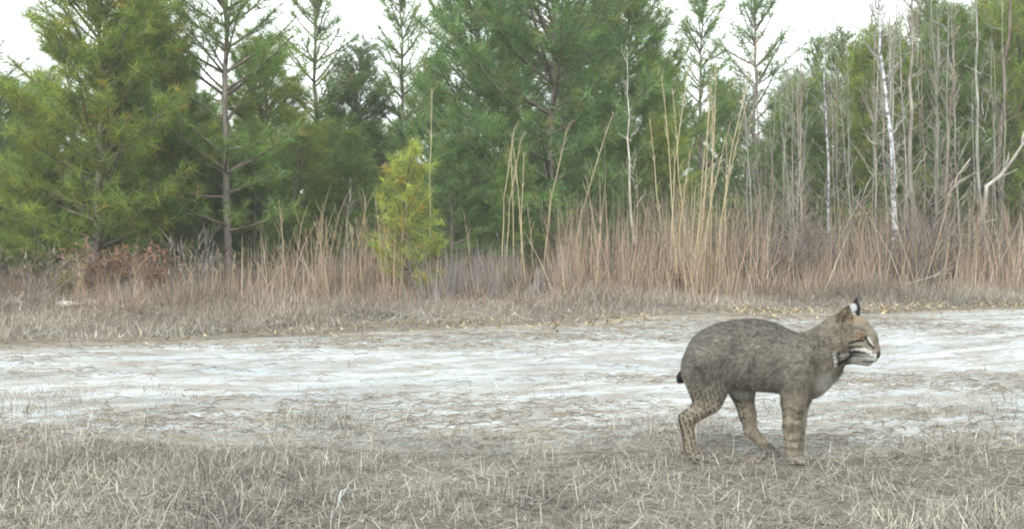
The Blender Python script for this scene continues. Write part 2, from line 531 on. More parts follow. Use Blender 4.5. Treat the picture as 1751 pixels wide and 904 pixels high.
# ------------------------------------------------------------------ pines
def make_pine(seed, H, cb, Rad, open_=0.0, tuft=1.0, whorl=0.34, nlen=0.17, nper=18, trunk_r=0.055, top_sparse=0.0):
    """returns meshes (trunk, limbs, needles); H height, cb crown base, Rad crown radius"""
    g = np.random.default_rng(seed)
    K = 16
    zz = np.linspace(-0.05, H, K)
    wob = np.cumsum(g.normal(0, 0.018, (K, 2)), 0)
    wob -= wob[0]
    TP = np.column_stack([wob, zz])
    TR = trunk_r * (1 - 0.93 * np.clip(zz / H, 0, 1)) + 0.004
    Vt, Ft = tubes([(TP, TR)], 9)
    paths, tp, ta = [], [], []

    def tr_at(h):
        return np.array([np.interp(h, zz, TP[:, 0]), np.interp(h, zz, TP[:, 1]), h])
    h = cb
    while h < H - 0.12:
        t = (h - cb) / (H - cb)
        prof = (1 - t) ** 0.62 * (0.78 + 0.22 * min(1, t / 0.2))
        nb = g.integers(4, 7)
        a0 = g.uniform(0, 6.28)
        for k in range(nb):
            if g.uniform() < open_ * (1.15 - t):
                continue
            Lb = Rad * prof * g.uniform(0.65, 1.18) + 0.12
            az = a0 + k * 6.283 / nb + g.normal(0, 0.25)
            el = R(np.interp(t, [0, 0.5, 1], [16, 34, 64]) + g.normal(0, 7))
            hd = np.array([math.cos(az), math.sin(az), 0])
            sdv = np.array([-math.sin(az), math.cos(az), 0])
            s = np.linspace(0, 1, 6)
            bend = g.normal(0, 0.08)
            up = 0.22 * (0.6 + 0.6 * t)
            P = tr_at(h + g.uniform(-0.06, 0.06)) + np.outer(s * Lb * math.cos(el), hd) + np.outer(s ** 2 * bend * Lb, sdv) + np.outer(Lb * (s * math.sin(el) + up * s ** 2.2), [0, 0, 1])
            r0 = 0.008 + 0.010 * Lb
            paths.append((P, r0 * (1 - 0.82 * s) + 0.002))
            ax_end = norm(P[-1] - P[-3])
            # needle shoots along the limb and its side twigs
            for q in np.arange(max(0.2, 0.38 - 0.2 * t), 1.001, 0.13 / max(Lb, 0.2)):
                pp = np.array([np.interp(q, s, P[:, i]) for i in range(3)])
                tp.append(pp); ta.append(ax_end)
            nside = max(3, int(Lb / 0.13 * tuft))
            for q in np.sort(g.uniform(0.22, 0.98, nside)):
                if g.uniform() < top_sparse * t:
                    continue
                pp = np.array([np.interp(q, s, P[:, i]) for i in range(3)])
                sgn = g.choice([-1, 1])
                l2 = (0.16 + 0.42 * (1 - q) * Lb) * g.uniform(0.6, 1.2)
                ang = R(g.uniform(32, 65)) * sgn
                d2 = norm(hd * math.cos(ang) + sdv * math.sin(ang) + np.array([0, 0, g.uniform(-0.05, 0.55)]))
                s2 = np.linspace(0, 1, 3)
                P2 = pp + np.outer(s2 * l2, d2) + np.outer(s2 ** 2 * l2 * 0.3, [0, 0, 1])
                paths.append((P2, 0.006 * (1 - 0.7 * s2)))
                d3 = norm(P2[-1] - P2[1])
                for q2 in np.arange(0.35, 1.001, 0.11 / max(l2, 0.12)):
                    p3 = np.array([np.interp(q2, s2, P2[:, i]) for i in range(3)])
                    tp.append(p3); ta.append(d3)
        h += whorl * g.uniform(0.75, 1.25) * (0.7 + 0.5 * (1 - t))
    for q in np.linspace(H - 0.5, H, 5):          # leader
        tp.append(tr_at(q)); ta.append(np.array([0, 0, 1.0]))
    Vl, Fl = tubes(paths, 4)
    tp, ta = np.array(tp), np.array(ta)
    nt_ = len(tp)
    m = nt_ * nper
    A = np.repeat(ta, nper, 0)
    B = np.repeat(tp, nper, 0) + A * g.uniform(-0.06, 0.05, (m, 1))
    D = norm(A * 0.62 + norm(g.normal(0, 1, (m, 3))) * 0.85 + np.array([0, 0, 0.10]))
    L = nlen * g.uniform(0.65, 1.2, (m, 1))
    side = norm(np.cross(D, norm(g.normal(0, 1, (m, 3)))))
    w = g.uniform(0.0065, 0.0125, (m, 1))
    V = np.stack([B - side * w / 2, B + side * w / 2, B + D * L + np.array([0, 0, -0.012])], 1).reshape(-1, 3)
    F = np.arange(m * 3).reshape(m, 3)
    tc_ = g.uniform(0.72, 1.3, (nt_, 1)) * np.array([[1, 1, 1]]) + g.normal(0, 0.05, (nt_, 3))
    yel = g.uniform(0, 1, (nt_, 1)) ** 2 * np.array([[0.45, 0.18, -0.1]])
    c = np.clip(tc_ + yel, 0.3, 2)
    dead = g.uniform(0, 1, nt_) < 0.05
    c[dead] = [1.8, 1.0, 0.8]
    C = np.repeat(c, nper * 3, 0) * np.repeat(g.uniform(0.8, 1.2, (m, 1)), 3, 0)
    return (mesh_np('pine_trunk', Vt, Ft, smooth=True), mesh_np('pine_limbs', Vl, Fl, smooth=True), mesh_np('pine_needles', V, F, C), m)


PINES = {
    'full':   make_pine(11, 5.6, 0.30, 1.9, tuft=1.3, whorl=0.225, nlen=0.19),
    'full2':  make_pine(12, 6.6, 0.45, 2.3, tuft=1.1, whorl=0.29, nlen=0.19),
    'open':   make_pine(13, 6.4, 0.8, 1.6, open_=0.18, tuft=1.05, whorl=0.34, nlen=0.19, top_sparse=0.3, trunk_r=0.055),
    'thin':   make_pine(14, 5.2, 0.5, 1.15, open_=0.20, tuft=0.8, whorl=0.32, nlen=0.18, top_sparse=0.4, trunk_r=0.045),
    'young':  make_pine(15, 1.9, 0.12, 0.56, tuft=0.85, open_=0.12, whorl=0.18, nlen=0.16, trunk_r=0.022),
    'dense':  make_pine(16, 4.8, 0.30, 1.55, tuft=1.2, whorl=0.235, nlen=0.19),
}
OLIVE, GREEN, BLUE, LIME, DARK = (0.210, 0.298, 0.066, 1), (0.165, 0.270, 0.075, 1), (0.152, 0.262, 0.092, 1), (0.30, 0.375, 0.085, 1), (0.125, 0.215, 0.072, 1)
M_LIMB = noise_mat('pine_limb_bark', [(0.3, (0.09, 0.07, 0.055)), (0.7, (0.26, 0.21, 0.17))], 6)
for v in PINES.values():
    v[0].materials.append(M_PINEBARK); v[1].materials.append(M_LIMB); v[2].materials.append(M_NEEDLE)


def pine(kind, px, Y, s, tint, label, rz=None, group='pines at the edge of the wood', lean=0.0):
    p_ = at(px, 500, Y)
    z = float(gz(p_.x, Y))
    tr, lb, nd, _ = PINES[kind]
    if not hasattr(s, '__len__'):
        s = (s, s, s)
    t = thing('pine_tree', label, 'pine tree', (p_.x, Y, z), (0, lean, random.uniform(0, 6.28) if rz is None else rz), s, group)
    link('trunk', tr, t)
    link('limbs', lb, t, kind='stuff')
    n_ = link('needles', nd, t, kind='stuff')
    n_.color = tint
    return t


# foreground rank, each singled out
pine('full', 165, 14.2, (0.95, 0.95, 0.95), OLIVE, 'broad yellow-green pine clothed to the ground, above the red-brown brush and pale stones', 0.4)
pine('full', 262, 15.4, (0.8, 0.8, 0.72), OLIVE, 'lower yellow-green pine pressed against the broad one, short of its height', 4.7)
pine('open', 392, 14.8, 1.0, GREEN, 'tall open pine whose bare grey-brown trunk shows beside the broad yellow-green pine', 2.1)
pine('young', 703, 12.4, (0.85, 0.85, 0.88), LIME, 'small bright lime-green young pine standing alone in the dry grass', 1.0, group='young pine')
pine('full2', 945, 16.2, (1.08, 1.08, 1.06), BLUE, 'largest blue-green pine with a dark trunk, behind the small lime-green pine', 3.3)
pine('dense', 815, 17.8, (1.05, 1.05, 1.2), BLUE, 'blue-green pine between the largest pine and the small lime-green one', 5.0)
pine('full', 1065, 18.0, (0.85, 0.85, 0.98), GREEN, 'deep green pine behind the pale sapling with a forked crook', 0.9)
pine('thin', 540, 19.2, 1.12, GREEN, 'thin spire-topped pine with upswept candelabra branches against the white sky', 0.2)
pine('dense', 615, 19.5, (0.82, 0.82, 0.86), DARK, 'short dark green pine between two thin-topped pines', 1.6)
pine('thin', 690, 20.0, 1.08, GREEN, 'thin-topped pine with open upper whorls, right behind the small lime-green pine', 4.1)
pine('dense', 275, 17.2, 0.86, GREEN, 'green pine filling the gap between the yellow-green pine and the open pine', 2.7)
pine('dense', 455, 17.6, (1.0, 1.0, 0.82), OLIVE, 'olive pine next to the tall open pine, low boughs over the grass', 3.9)
pine('dense', 5, 17.0, (1.0, 1.0, 0.66), DARK, 'dark green pine half hidden by the broad yellow-green pine', 5.5)
pine('thin', -40, 15.0, 0.86, BLUE, 'thin bluish pine at the outer edge beside the broad yellow-green pine', 3.0)
pine('dense', 80, 20.5, 0.8, OLIVE, 'tall olive pine rising behind the broad yellow-green pine', 1.1)
pine('full2', -250, 15.5, 0.9, GREEN, 'wide green pine beyond the thin bluish pine', 1.4)
pine('thin', 1195, 20.5, (1.1, 1.1, 1.05), GREEN, 'slender green pine right behind the tall straw canes', 0.7)
pine('thin', 1290, 22.5, 1.25, BLUE, 'slender blue-green pine behind the bare grey saplings beside the canes', 2.5)
pine('dense', 1440, 22.5, (0.9, 0.9, 1.02), GREEN, 'green pine just behind the white-mottled sapling', 4.4)
pine('dense', 1580, 21.0, (1.0, 1.0, 1.12), GREEN, 'green pine behind the leaning dead branch', 5.9)
pine('full', 1715, 22.0, (1.0, 1.0, 1.15), OLIVE, 'tall olive green pine showing above the thick bare saplings', 0.3)
pine('full2', 1880, 20.0, 0.95, GREEN, 'wide green pine at the end of the row of bare saplings', 2.2)
pine('dense', 1365, 19.5, (0.8, 0.8, 0.72), GREEN, 'low bright green pine behind the first thin saplings past the canes', 0.6)
pine('dense', 1500, 18.8, (0.9, 0.9, 0.9), OLIVE, 'light green pine right behind the foot of the white-mottled sapling', 2.0)
pine('full', 1625, 18.6, (0.75, 0.75, 0.82), GREEN, 'light green pine threaded by bare stems, behind the thin dead branch', 3.6)
pine('dense', 1745, 18.2, (0.95, 0.95, 1.15), OLIVE, 'bushy yellow-green pine behind the long diagonal dead branch', 5.1)
# low young pines knitting the front rank together
for px, Y, s_, tn, where in [(322, 15.6, 0.52, OLIVE, 'low bushy young pine right beside the open pine, towards the yellow-green pine'),
                             (436, 15.8, 0.50, GREEN, 'low bushy young pine on the far side of the open pine trunk'),
                             (512, 16.4, 0.56, OLIVE, 'low olive young pine behind the pale straw stalks'),
                             (600, 16.6, 0.50, GREEN, 'low green young pine beside the small lime-green one'),
                             (775, 15.2, 0.46, BLUE, 'low blue-green young pine just past the small lime-green one'),
                             (880, 15.0, 0.42, GREEN, 'low green young pine at the foot of the largest pine, behind thin canes'),
                             (1010, 15.4, 0.46, BLUE, 'low young pine between the largest pine and the pale crooked sapling'),
                             (1135, 16.4, 0.55, OLIVE, 'low olive young pine between the pale crooked sapling and the canes'),
                             (60, 14.6, 0.46, OLIVE, 'low yellow-green young pine on the outer side of the broad yellow-green one')]:
    pine('dense', px, Y, (s_, s_, s_ * 0.95), tn, where, group='low young pines')
# second rank filling the gaps
for px, Y, k, s, tn, where in [
        (230, 25, 'dense', 0.8, DARK, 'dark pine far back in the gap beside the broad yellow-green pine'),
        (350, 24, 'dense', 0.8, GREEN, 'mid-green pine far back just before the open pine trunk'),
        (430, 26, 'full', 0.7, GREEN, 'mid-green pine far back just past the open pine trunk'),
        (570, 27, 'dense', 0.8, GREEN, 'low green pine far behind the candelabra-topped pine'),
        (650, 27, 'dense', 0.72, GREEN, 'lowest far green pine behind the short dark pine'),
        (735, 25, 'dense', 1.0, GREEN, 'far green pine behind the small lime-green pine'),
        (880, 24, 'dense', 1.15, BLUE, 'far blue-green pine showing beside the trunk of the largest pine'),
        (1000, 25, 'full', 1.05, BLUE, 'far blue-green pine between the largest pine and the pale crooked sapling'),
        (1130, 25, 'dense', 1.0, GREEN, 'far green pine between the pale crooked sapling and the canes'),
        (1240, 28, 'dense', 0.98, DARK, 'far dark pine behind the tall straw canes'),
        (1350, 28, 'dense', 1.0, BLUE, 'far blue-green pine behind the first thin saplings past the canes'),
        (1390, 26, 'thin', 1.05, GREEN, 'far thin pine close to the speckled pale sapling'),
        (1500, 27, 'dense', 1.15, GREEN, 'far green pine behind the trunk of the white-mottled sapling'),
        (1640, 27, 'full', 1.1, DARK, 'far dark pine behind the leaning dead branches'),
        (1780, 27, 'full', 1.1, GREEN, 'far green pine behind the dark brown bare trunk'),
        (60, 26, 'full', 0.6, DARK, 'low far dark pine behind the thin bluish pine'),
        (-80, 25, 'dense', 0.8, GREEN, 'far green pine past the thin bluish pine'),
        (1900, 28, 'full', 1.1, GREEN, 'far green pine past the end of the thicket')]:
    pine(k, px, Y, s, tn, where, group='pines of the second rank')


# ------------------------------------------------------------------ far woods, one dark mass behind
n = 34000
x, y = rng.uniform(-24, 26, n), rng.uniform(31, 44, n)
top = 2.1 + 0.9 * fbm(x, y * 0.2, 0.35, 3, 77) + np.clip((x - 7) * 0.12, 0, 1.6)
z = rng.uniform(0, 1, n) ** 0.8 * np.maximum(top, 0.8)
B = np.stack([x, y, z], -1)
D = norm(rng.normal(0, 1, (n, 3)) + np.array([0, 0, 0.5]))
sd = norm(np.cross(D, rng.normal(0, 1, (n, 3))))
L = rng.uniform(0.25, 0.6, n)
P = B[:, None] + D[:, None] * (np.linspace(0, 1, 3)[None, :, None] * L[:, None, None])
W = np.stack([np.full(n, 0.03), np.full(n, 0.07), np.full(n, 0.005)], 1)
grass_object('far_woods', [ribbons(P, W, sd, palette(n, [(0.06, 0.09, 0.04), (0.09, 0.11, 0.05), (0.14, 0.115, 0.085), (0.08, 0.07, 0.055)], [3, 3, 2, 2]))], 'far dark woods behind the pine ranks', 'woods')

# undergrowth: bare brown stems and dead leaves below the trees
n = 17000
x = rng.uniform(-10, 13, n)
y = wood_edge(x) + 0.5 + rng.uniform(0, 1, n) ** 1.3 * 8
hgt = np.clip(0.55 + 0.35 * fbm(x, y, 0.6, 3, 88) + 0.02 * np.clip(x, -2, 6), 0.25, 1.4)
L = rng.uniform(0.3, 1.25, n) * hgt * np.where(x < -2.3, 0.6, 1.0)
parts = [blades(x, y, L, rng.uniform(0, 0.5, n), rng.uniform(-0.3, 0.5, n), rng.uniform(0.005, 0.012, n), palette(n, [(0.13, 0.105, 0.08), (0.22, 0.18, 0.145), (0.10, 0.082, 0.068), (0.32, 0.275, 0.225), (0.24, 0.15, 0.10)], [3, 3, 3, 2, 2]))]
n = 7000
x = np.where(rng.uniform(0, 1, n) < 0.75, rng.uniform(0.6, 9.5, n), rng.uniform(-3.2, 0.8, n))
y = wood_edge(x) + rng.uniform(-0.6, 2.6, n)
kp = rng.uniform(0, 1, n) < np.clip(0.42 + 1.1 * fbm(x, y, 1.6, 4, 92), 0.05, 1)
x, y = x[kp], y[kp]
n = len(x)
L = rng.uniform(0.35, 1.15, n) * np.clip(0.85 + 0.8 * fbm(x, y, 1.1, 4, 91), 0.25, 1.7) * np.where(x < 0.8, 0.6, 1.0)
parts.append(blades(x, y, L, rng.uniform(0, 0.5, n), rng.uniform(-0.35, 0.6, n), rng.uniform(0.006, 0.013, n), palette(n, [(0.46, 0.37, 0.27), (0.36, 0.28, 0.20), (0.25, 0.19, 0.14), (0.54, 0.47, 0.37)], [3, 3, 2, 1])))
n = 26000
x = rng.uniform(-10, 13, n)
y = wood_edge(x) + 0.4 + rng.uniform(0, 1, n) ** 1.2 * 8
zz = gz(x, y) + rng.uniform(0, 0.9, n) * np.clip(0.55 + 0.4 * fbm(x, y, 0.6, 3, 88), 0.15, 1.4)
parts.append(blades(x, y, rng.uniform(0.05, 0.12, n), rng.uniform(0, 2.6, n), rng.uniform(-0.6, 0.6, n), rng.uniform(0.012, 0.03, n), palette(n, [(0.16, 0.12, 0.09), (0.25, 0.15, 0.10), (0.20, 0.18, 0.15), (0.10, 0.10, 0.06)], [3, 2, 3, 2]), K=3, z0=zz))
grass_object('undergrowth', parts, 'tangled brown undergrowth below the pines', 'undergrowth')


# ------------------------------------------------------------------ broomsedge clumps, canes, bare saplings, shrubs
def make_clump(seed, h, n, spread, cols, wts, w=0.010):
    global rng
    keep, rng = rng, np.random.default_rng(seed)
    rr, aa = spread * rng.uniform(0, 1, n) ** 0.7, rng.uniform(0, 6.28, n)
    x, y = rr * np.cos(aa), rr * np.sin(aa)
    z0 = np.zeros(n)
    A = blades(x, y, h * rng.uniform(0.45, 1.1, n), rng.uniform(0, 0.2, n), rng.uniform(-0.15, 0.4, n), np.full(n, w) * rng.uniform(0.6, 1.3, n), palette(n, cols, wts), K=5, z0=z0)
    m_ = n
    i = rng.integers(0, n, m_)
    B = blades(x[i] * 1.8, y[i] * 1.8, h * rng.uniform(0.15, 0.5, m_), rng.uniform(0.1, 0.6, m_), rng.uniform(0.2, 1.5, m_), np.full(m_, w * 0.9), palette(m_, cols, wts), K=4, z0=np.zeros(m_))
    V = np.concatenate([A[0], B[0]])
    F = np.concatenate([A[1], B[1] + len(A[0])])
    C = np.concatenate([A[2], B[2]])
    rng = keep
    me = mesh_np('grass_clump', V, F, C)
    me.materials.append(M_GRASS)
    return me


BROOM = [(0.46, 0.36, 0.25), (0.36, 0.275, 0.195), (0.55, 0.46, 0.34), (0.25, 0.185, 0.13)]
GREYW = [(0.31, 0.295, 0.28), (0.25, 0.235, 0.222), (0.38, 0.365, 0.345), (0.18, 0.16, 0.145)]
CLUMPS = [make_clump(100 + k, h, 26, 0.12, BROOM, [3, 3, 2, 2]) for k, h in enumerate([1.0, 1.15, 1.3, 0.9])]
GCLUMPS = [make_clump(120 + k, h, 32, 0.13, GREYW, [3, 3, 1, 2], 0.008) for k, h in enumerate([0.6, 0.75])]


def clump(me, px, Y, s, label, group, lean=0):
    p_ = at(px, 500, Y)
    o = link('grass_clump', me, label=label, category='grass clump', group=group)
    o.location = (p_.x, Y, float(gz(p_.x, Y)) - 0.005)
    o.rotation_euler = (random.uniform(-0.15, 0.15), lean + random.uniform(-0.15, 0.15), random.uniform(0, 6.28))
    o.scale = (s * 1.0, s * 1.0, s)


L_B, G_B = 'upright tawny broomsedge clump in front of the trees', 'broomsedge clumps at the wood edge'
for k in range(66):
    px = random.choice([random.uniform(960, 1760), random.uniform(960, 1300), random.uniform(1100, 1270), random.uniform(500, 690)])
    X0 = at(px, 500, 14).x
    Y0 = float(wood_edge(X0)) + random.uniform(-1.1, 2.4)
    s = random.uniform(0.45, 1.12) * (0.8 if px < 700 else 1.0)
    zone = 'between the open pine and the lime-green pine' if px < 700 else 'between the largest pine and the canes' if px < 1110 else 'at the foot of the tall canes' if px < 1270 else 'before the thin saplings next to the canes' if px < 1480 else 'around the white-mottled sapling' if px < 1590 else 'below the leaning dead branches'
    size = 'short' if s < 0.65 else 'tall' if s > 0.9 else 'middling'
    clump(random.choice(CLUMPS), px, Y0, s, size + ' tawny broomsedge clump ' + zone, size + ' broomsedge ' + zone)
for k in range(18):
    px = random.uniform(720, 980)
    X0 = at(px, 500, 13.5).x
    clump(random.choice(GCLUMPS), px, float(wood_edge(X0)) + random.uniform(-1.0, 0.8), random.uniform(0.7, 1.1), 'low grey weathered weed clump between the lime-green pine and the canes', 'grey weed clumps')
for k in range(16):
    px = random.uniform(120, 420)
    X0 = at(px, 500, 12.5).x
    clump(random.choice(CLUMPS), px, float(wood_edge(X0)) + random.uniform(0, 1.0), random.uniform(0.28, 0.48), 'short rusty grass clump under the yellow-green and open pines', 'rusty clumps under the pines')


def make_stalk(seed, h, r, leaves):
    g = np.random.default_rng(seed)
    K = 8
    z = np.linspace(-0.02, h, K)
    P = np.column_stack([np.cumsum(g.normal(0, 0.012, K)), np.cumsum(g.normal(0, 0.012, K)), z])
    P[:, :2] += np.outer((z / h) ** 2, g.normal(0, 0.05 * h, 2))
    P[:, :2] -= P[0, :2]
    paths = [(P, r * (1 - 0.6 * np.linspace(0, 1, K)))]
    for k in range(leaves):
        q = g.uniform(0.45, 1)
        b_ = np.array([np.interp(q, np.linspace(0, 1, K), P[:, i]) for i in range(3)])
        a_ = g.uniform(0, 6.28)
        d = norm(np.array([math.cos(a_) * 0.5, math.sin(a_) * 0.5, 1.0]))
        l = g.uniform(0.1, 0.3)
        s_ = np.linspace(0, 1, 3)
        paths.append((b_ + np.outer(s_ * l, d), 0.004 * (1 - 0.6 * s_)))
    V, F = tubes(paths, 5)
    me = mesh_np('weed_stalk', V, F, smooth=True)
    me.materials.append(M_STALK)
    return me


CANES = [make_stalk(200 + k, 3.0, 0.010, 10) for k in range(5)]
WEEDS = [make_stalk(220 + k, 1.2, 0.009, 7) for k in range(5)]
STRAWT, WEEDT = (1.2, 1.15, 0.95, 1), (0.9, 0.8, 0.68, 1)


def stalk(me, h0, xb, yt, xt, Y, label, group, tint, cat='cane'):
    p_, q_ = at(xb, 480, Y), at(xt, yt, Y)
    z = float(gz(p_.x, Y))
    h = q_.z - z
    o = link('tall_cane' if cat == 'cane' else 'weed_stalk', me, label=label, category=cat, group=group)
    o.location = (p_.x, Y, z)
    o.rotation_euler = (0, math.atan2(q_.x - p_.x, h), 0)
    s = math.hypot(h, q_.x - p_.x) / h0
    o.scale = (max(0.8, s), max(0.8, s), s)
    o.color = tint


G_C, L_C = 'tall straw canes', 'tall straw-coloured cane in the thicket of canes beside the pale crooked sapling'
for xb, yt, xt in [(1150, 120, 1128), (1160, 130, 1137), (1168, 240, 1150), (1178, 150, 1160), (1185, 215, 1190), (1196, 110, 1195), (1205, 210, 1212), (1208, 90, 1230), (1216, 150, 1222), (1224, 75, 1238), (1230, 180, 1240), (1200, 280, 1180), (1142, 200, 1120), (1240, 240, 1252), (1190, 300, 1205)]:
    stalk(random.choice(CANES), 3.0, xb, yt, xt, 13.3 + random.uniform(-0.3, 0.5), L_C, G_C, STRAWT)
for xb, yt, xt in [(862, 225, 838), (880, 230, 858), (868, 240, 850), (735, 150, 748), (975, 190, 1015), (900, 240, 880), (930, 220, 928), (890, 260, 905)]:
    stalk(random.choice(CANES), 3.0, xb, yt, xt, 13.0 + random.uniform(-0.3, 0.5), 'thin pale cane standing in front of the largest blue-green pine', 'thin canes before the pines', STRAWT)
def weed_zone(px):
    return 'under the yellow-green and open pines' if px < 480 else 'just before the small lime-green pine' if px < 720 else 'below the largest blue-green pine' if px < 1060 else 'among the canes' if px < 1270 else 'in dead grass before the bare thicket'


for k in range(70):
    px = random.choice([random.uniform(490, 660), random.uniform(760, 1300), random.uniform(1250, 1760), random.uniform(130, 460)])
    X0 = at(px, 500, 13.5).x
    Y0 = float(wood_edge(X0)) + random.uniform(-0.2, 1.2)
    stalk(random.choice(WEEDS), 1.2, px, random.uniform(330, 410) if px > 480 else random.uniform(430, 470), px + random.uniform(-14, 14), Y0, 'dry upright weed stalk ' + weed_zone(px), 'weed stalks ' + weed_zone(px), WEEDT, 'weed')
for xb, yt, xt in [(537, 350, 542), (548, 370, 548), (556, 345, 566), (505, 365, 502), (528, 390, 524), (570, 380, 577)]:
    stalk(random.choice(WEEDS), 1.2, xb, yt, xt, 12.8, 'stout pale straw stalk in the cluster between the open pine and the lime-green pine', 'pale straw stalks', (1.1, 1.0, 0.86, 1), 'weed')


def make_sapling(seed, H, r, nbr, spread, twig=4, crook=0.03):
    g = np.random.default_rng(seed)
    K = 12
    z = np.linspace(-0.03, H, K)
    P = np.column_stack([np.cumsum(g.normal(0, crook, K)), np.cumsum(g.normal(0, crook, K)), z])
    P[:, :2] -= P[0, :2]
    P[:, :2] -= np.outer(z / H, P[-1, :2])
    s = np.linspace(0, 1, K)
    trunk = tubes([(P, r * (1 - 0.8 * s))], 7)
    paths = []
    for k in range(nbr):
        q = g.uniform(0.18, 0.99) ** 0.8
        b_ = np.array([np.interp(q, s, P[:, i]) for i in range(3)])
        a_, el = g.uniform(0, 6.28), R(g.uniform(15, 62))
        L = spread * (1.15 - q * 0.7) * g.uniform(0.4, 1.1)
        hd = np.array([math.cos(a_), math.sin(a_), 0])
        ss = np.linspace(0, 1, 5)
        kink = np.cumsum(g.normal(0, 0.05 * L, (5, 3)), 0)
        kink -= kink[0]
        Q = b_ + np.outer(ss * L * math.cos(el), hd) + np.outer(L * (ss * math.sin(el) + 0.12 * ss ** 2), [0, 0, 1]) + kink
        paths.append((Q, (r * 0.33 * (1 - q * 0.4)) * (1 - 0.75 * ss) + 0.0012))
        for j in range(twig):
            w = g.uniform(0.25, 1)
            b2 = np.array([np.interp(w, ss, Q[:, i]) for i in range(3)])
            d2 = norm(norm(Q[-1] - Q[0]) + 0.8 * norm(g.normal(0, 1, 3)) + np.array([0, 0, 0.2]))
            l2 = L * g.uniform(0.15, 0.45)
            s3 = np.linspace(0, 1, 3)
            paths.append((b2 + np.outer(s3 * l2, d2) + g.normal(0, 0.02 * l2, (3, 3)), 0.0032 * (1 - 0.6 * s3)))
    br = tubes(paths, 4)
    return (mesh_np('sapling_trunk', *trunk, smooth=True), mesh_np('sapling_branches', *br, smooth=True))


SAPS = [make_sapling(300 + k, 5.0, r, nb, sp) for k, (r, nb, sp) in enumerate([(0.030, 30, 0.8), (0.024, 26, 0.7), (0.036, 36, 1.0), (0.020, 22, 0.6), (0.028, 40, 0.9)])]
PALE = make_sapling(320, 5.0, 0.050, 26, 0.8, crook=0.035)
PALE[0].materials.append(M_PALEBARK); PALE[1].materials.append(M_GREYBARK)
for a_, b_ in SAPS:
    a_.materials.append(M_GREYBARK); b_.materials.append(M_GREYBARK)
M_CROOK = make_sapling(321, 5.0, 0.045, 20, 0.7, twig=3, crook=0.05)
for m_ in M_CROOK:
    m_.materials.append(M_GREYBARK)


def sapling(v, xb, xt, yt, Y, label, group, tint=(1, 1, 1, 1), fat=1.0):
    p_, q_ = at(xb, 470, Y), at(xt, yt, Y)
    z = float(gz(p_.x, Y))
    h = q_.z - z
    s = math.hypot(h, q_.x - p_.x) / 5.0
    t = thing('bare_sapling', label, 'sapling', (p_.x, Y, z), (0, math.atan2(q_.x - p_.x, h), 0), (s * fat, s * fat, s), group)
    for nm, me in (('trunk', v[0]), ('branches', v[1])):
        o = link(nm, me, t)
        o.rotation_euler = (0, 0, random.uniform(0, 6.28)) if nm == 'branches' else (0, 0, 0)
        o.color = tint
        if nm == 'branches':
            o['kind'] = 'stuff'
    return t


sapling(PALE, 1532, 1498, -60, 14.6, 'white-mottled leaning sapling, palest trunk among the bare saplings', 'pale saplings')
sapling(M_CROOK, 1092, 1072, 90, 14.6, 'pale crooked sapling in front of the deep green pine', 'pale saplings', (1.5, 1.5, 1.4, 1), 0.8)
sapling(M_CROOK, 1575, 1560, -60, 15.6, 'stout grey-brown bare sapling right beside the white-mottled one', 'stout saplings', (0.9, 0.85, 0.78, 1), 1.1)
sapling(PALE, 1415, 1408, 20, 16.0, 'speckled pale sapling between the thin saplings and the white-mottled one', 'pale saplings', (0.72, 0.72, 0.7, 1), 0.7)
sapling(M_CROOK, 1690, 1668, -90, 16.0, 'bare sapling with pale grey-green trunk near the leaning dead branch', 'stout saplings', (0.95, 1.0, 0.92, 1), 0.8)
sapling(M_CROOK, 1718, 1735, -100, 17.5, 'dark brown bare trunk at the end of the sapling thicket', 'stout saplings', (0.55, 0.45, 0.4, 1), 1.2)
for k in range(68):
    px = random.choice([random.uniform(1260, 1780), random.uniform(1480, 1790), random.uniform(1280, 1480)])
    if px < 1480:
        yt = random.uniform(20, 190)
    else:
        yt = random.uniform(-140, 120)
    Y = random.uniform(15.3, 20.5)
    tint = random.choice([(1, 0.97, 0.92, 1), (0.8, 0.76, 0.7, 1), (0.75, 0.8, 0.72, 1), (1.15, 1.15, 1.12, 1), (0.7, 0.6, 0.52, 1)])
    hue = {1: 'grey', 0.8: 'warm grey', 0.75: 'greenish grey', 1.15: 'pale grey', 0.7: 'brown'}[tint[0]]
    zone = 'between the canes and the speckled sapling' if px < 1410 else 'between the speckled and white-mottled saplings' if px < 1515 else 'between the white-mottled sapling and the dead branches' if px < 1630 else 'behind the leaning dead branches'
    size = 'short' if yt > (120 if px < 1480 else 40) else 'tall'
    sapling(random.choice(SAPS), px, px + random.uniform(-28, 14), yt, Y, size + ' slim ' + hue + ' leafless sapling ' + zone, size + ' ' + hue + ' saplings ' + zone, tuple(1.2 * q_ for q_ in tint[:3]) + (1,), random.uniform(0.42, 0.75))
for px, yt, Y in [(590, 300, 13.6), (500, 250, 16), (325, 230, 16), (1270, 330, 14.2), (75, 300, 15.5), (505, 180, 17), (455, 300, 15.5)]:
    sapling(random.choice(SAPS), px, px + random.uniform(-10, 10), yt, Y, 'thin bare grey sapling standing among the green pines', 'bare saplings among the pines', (0.95, 0.92, 0.88, 1), 0.75)


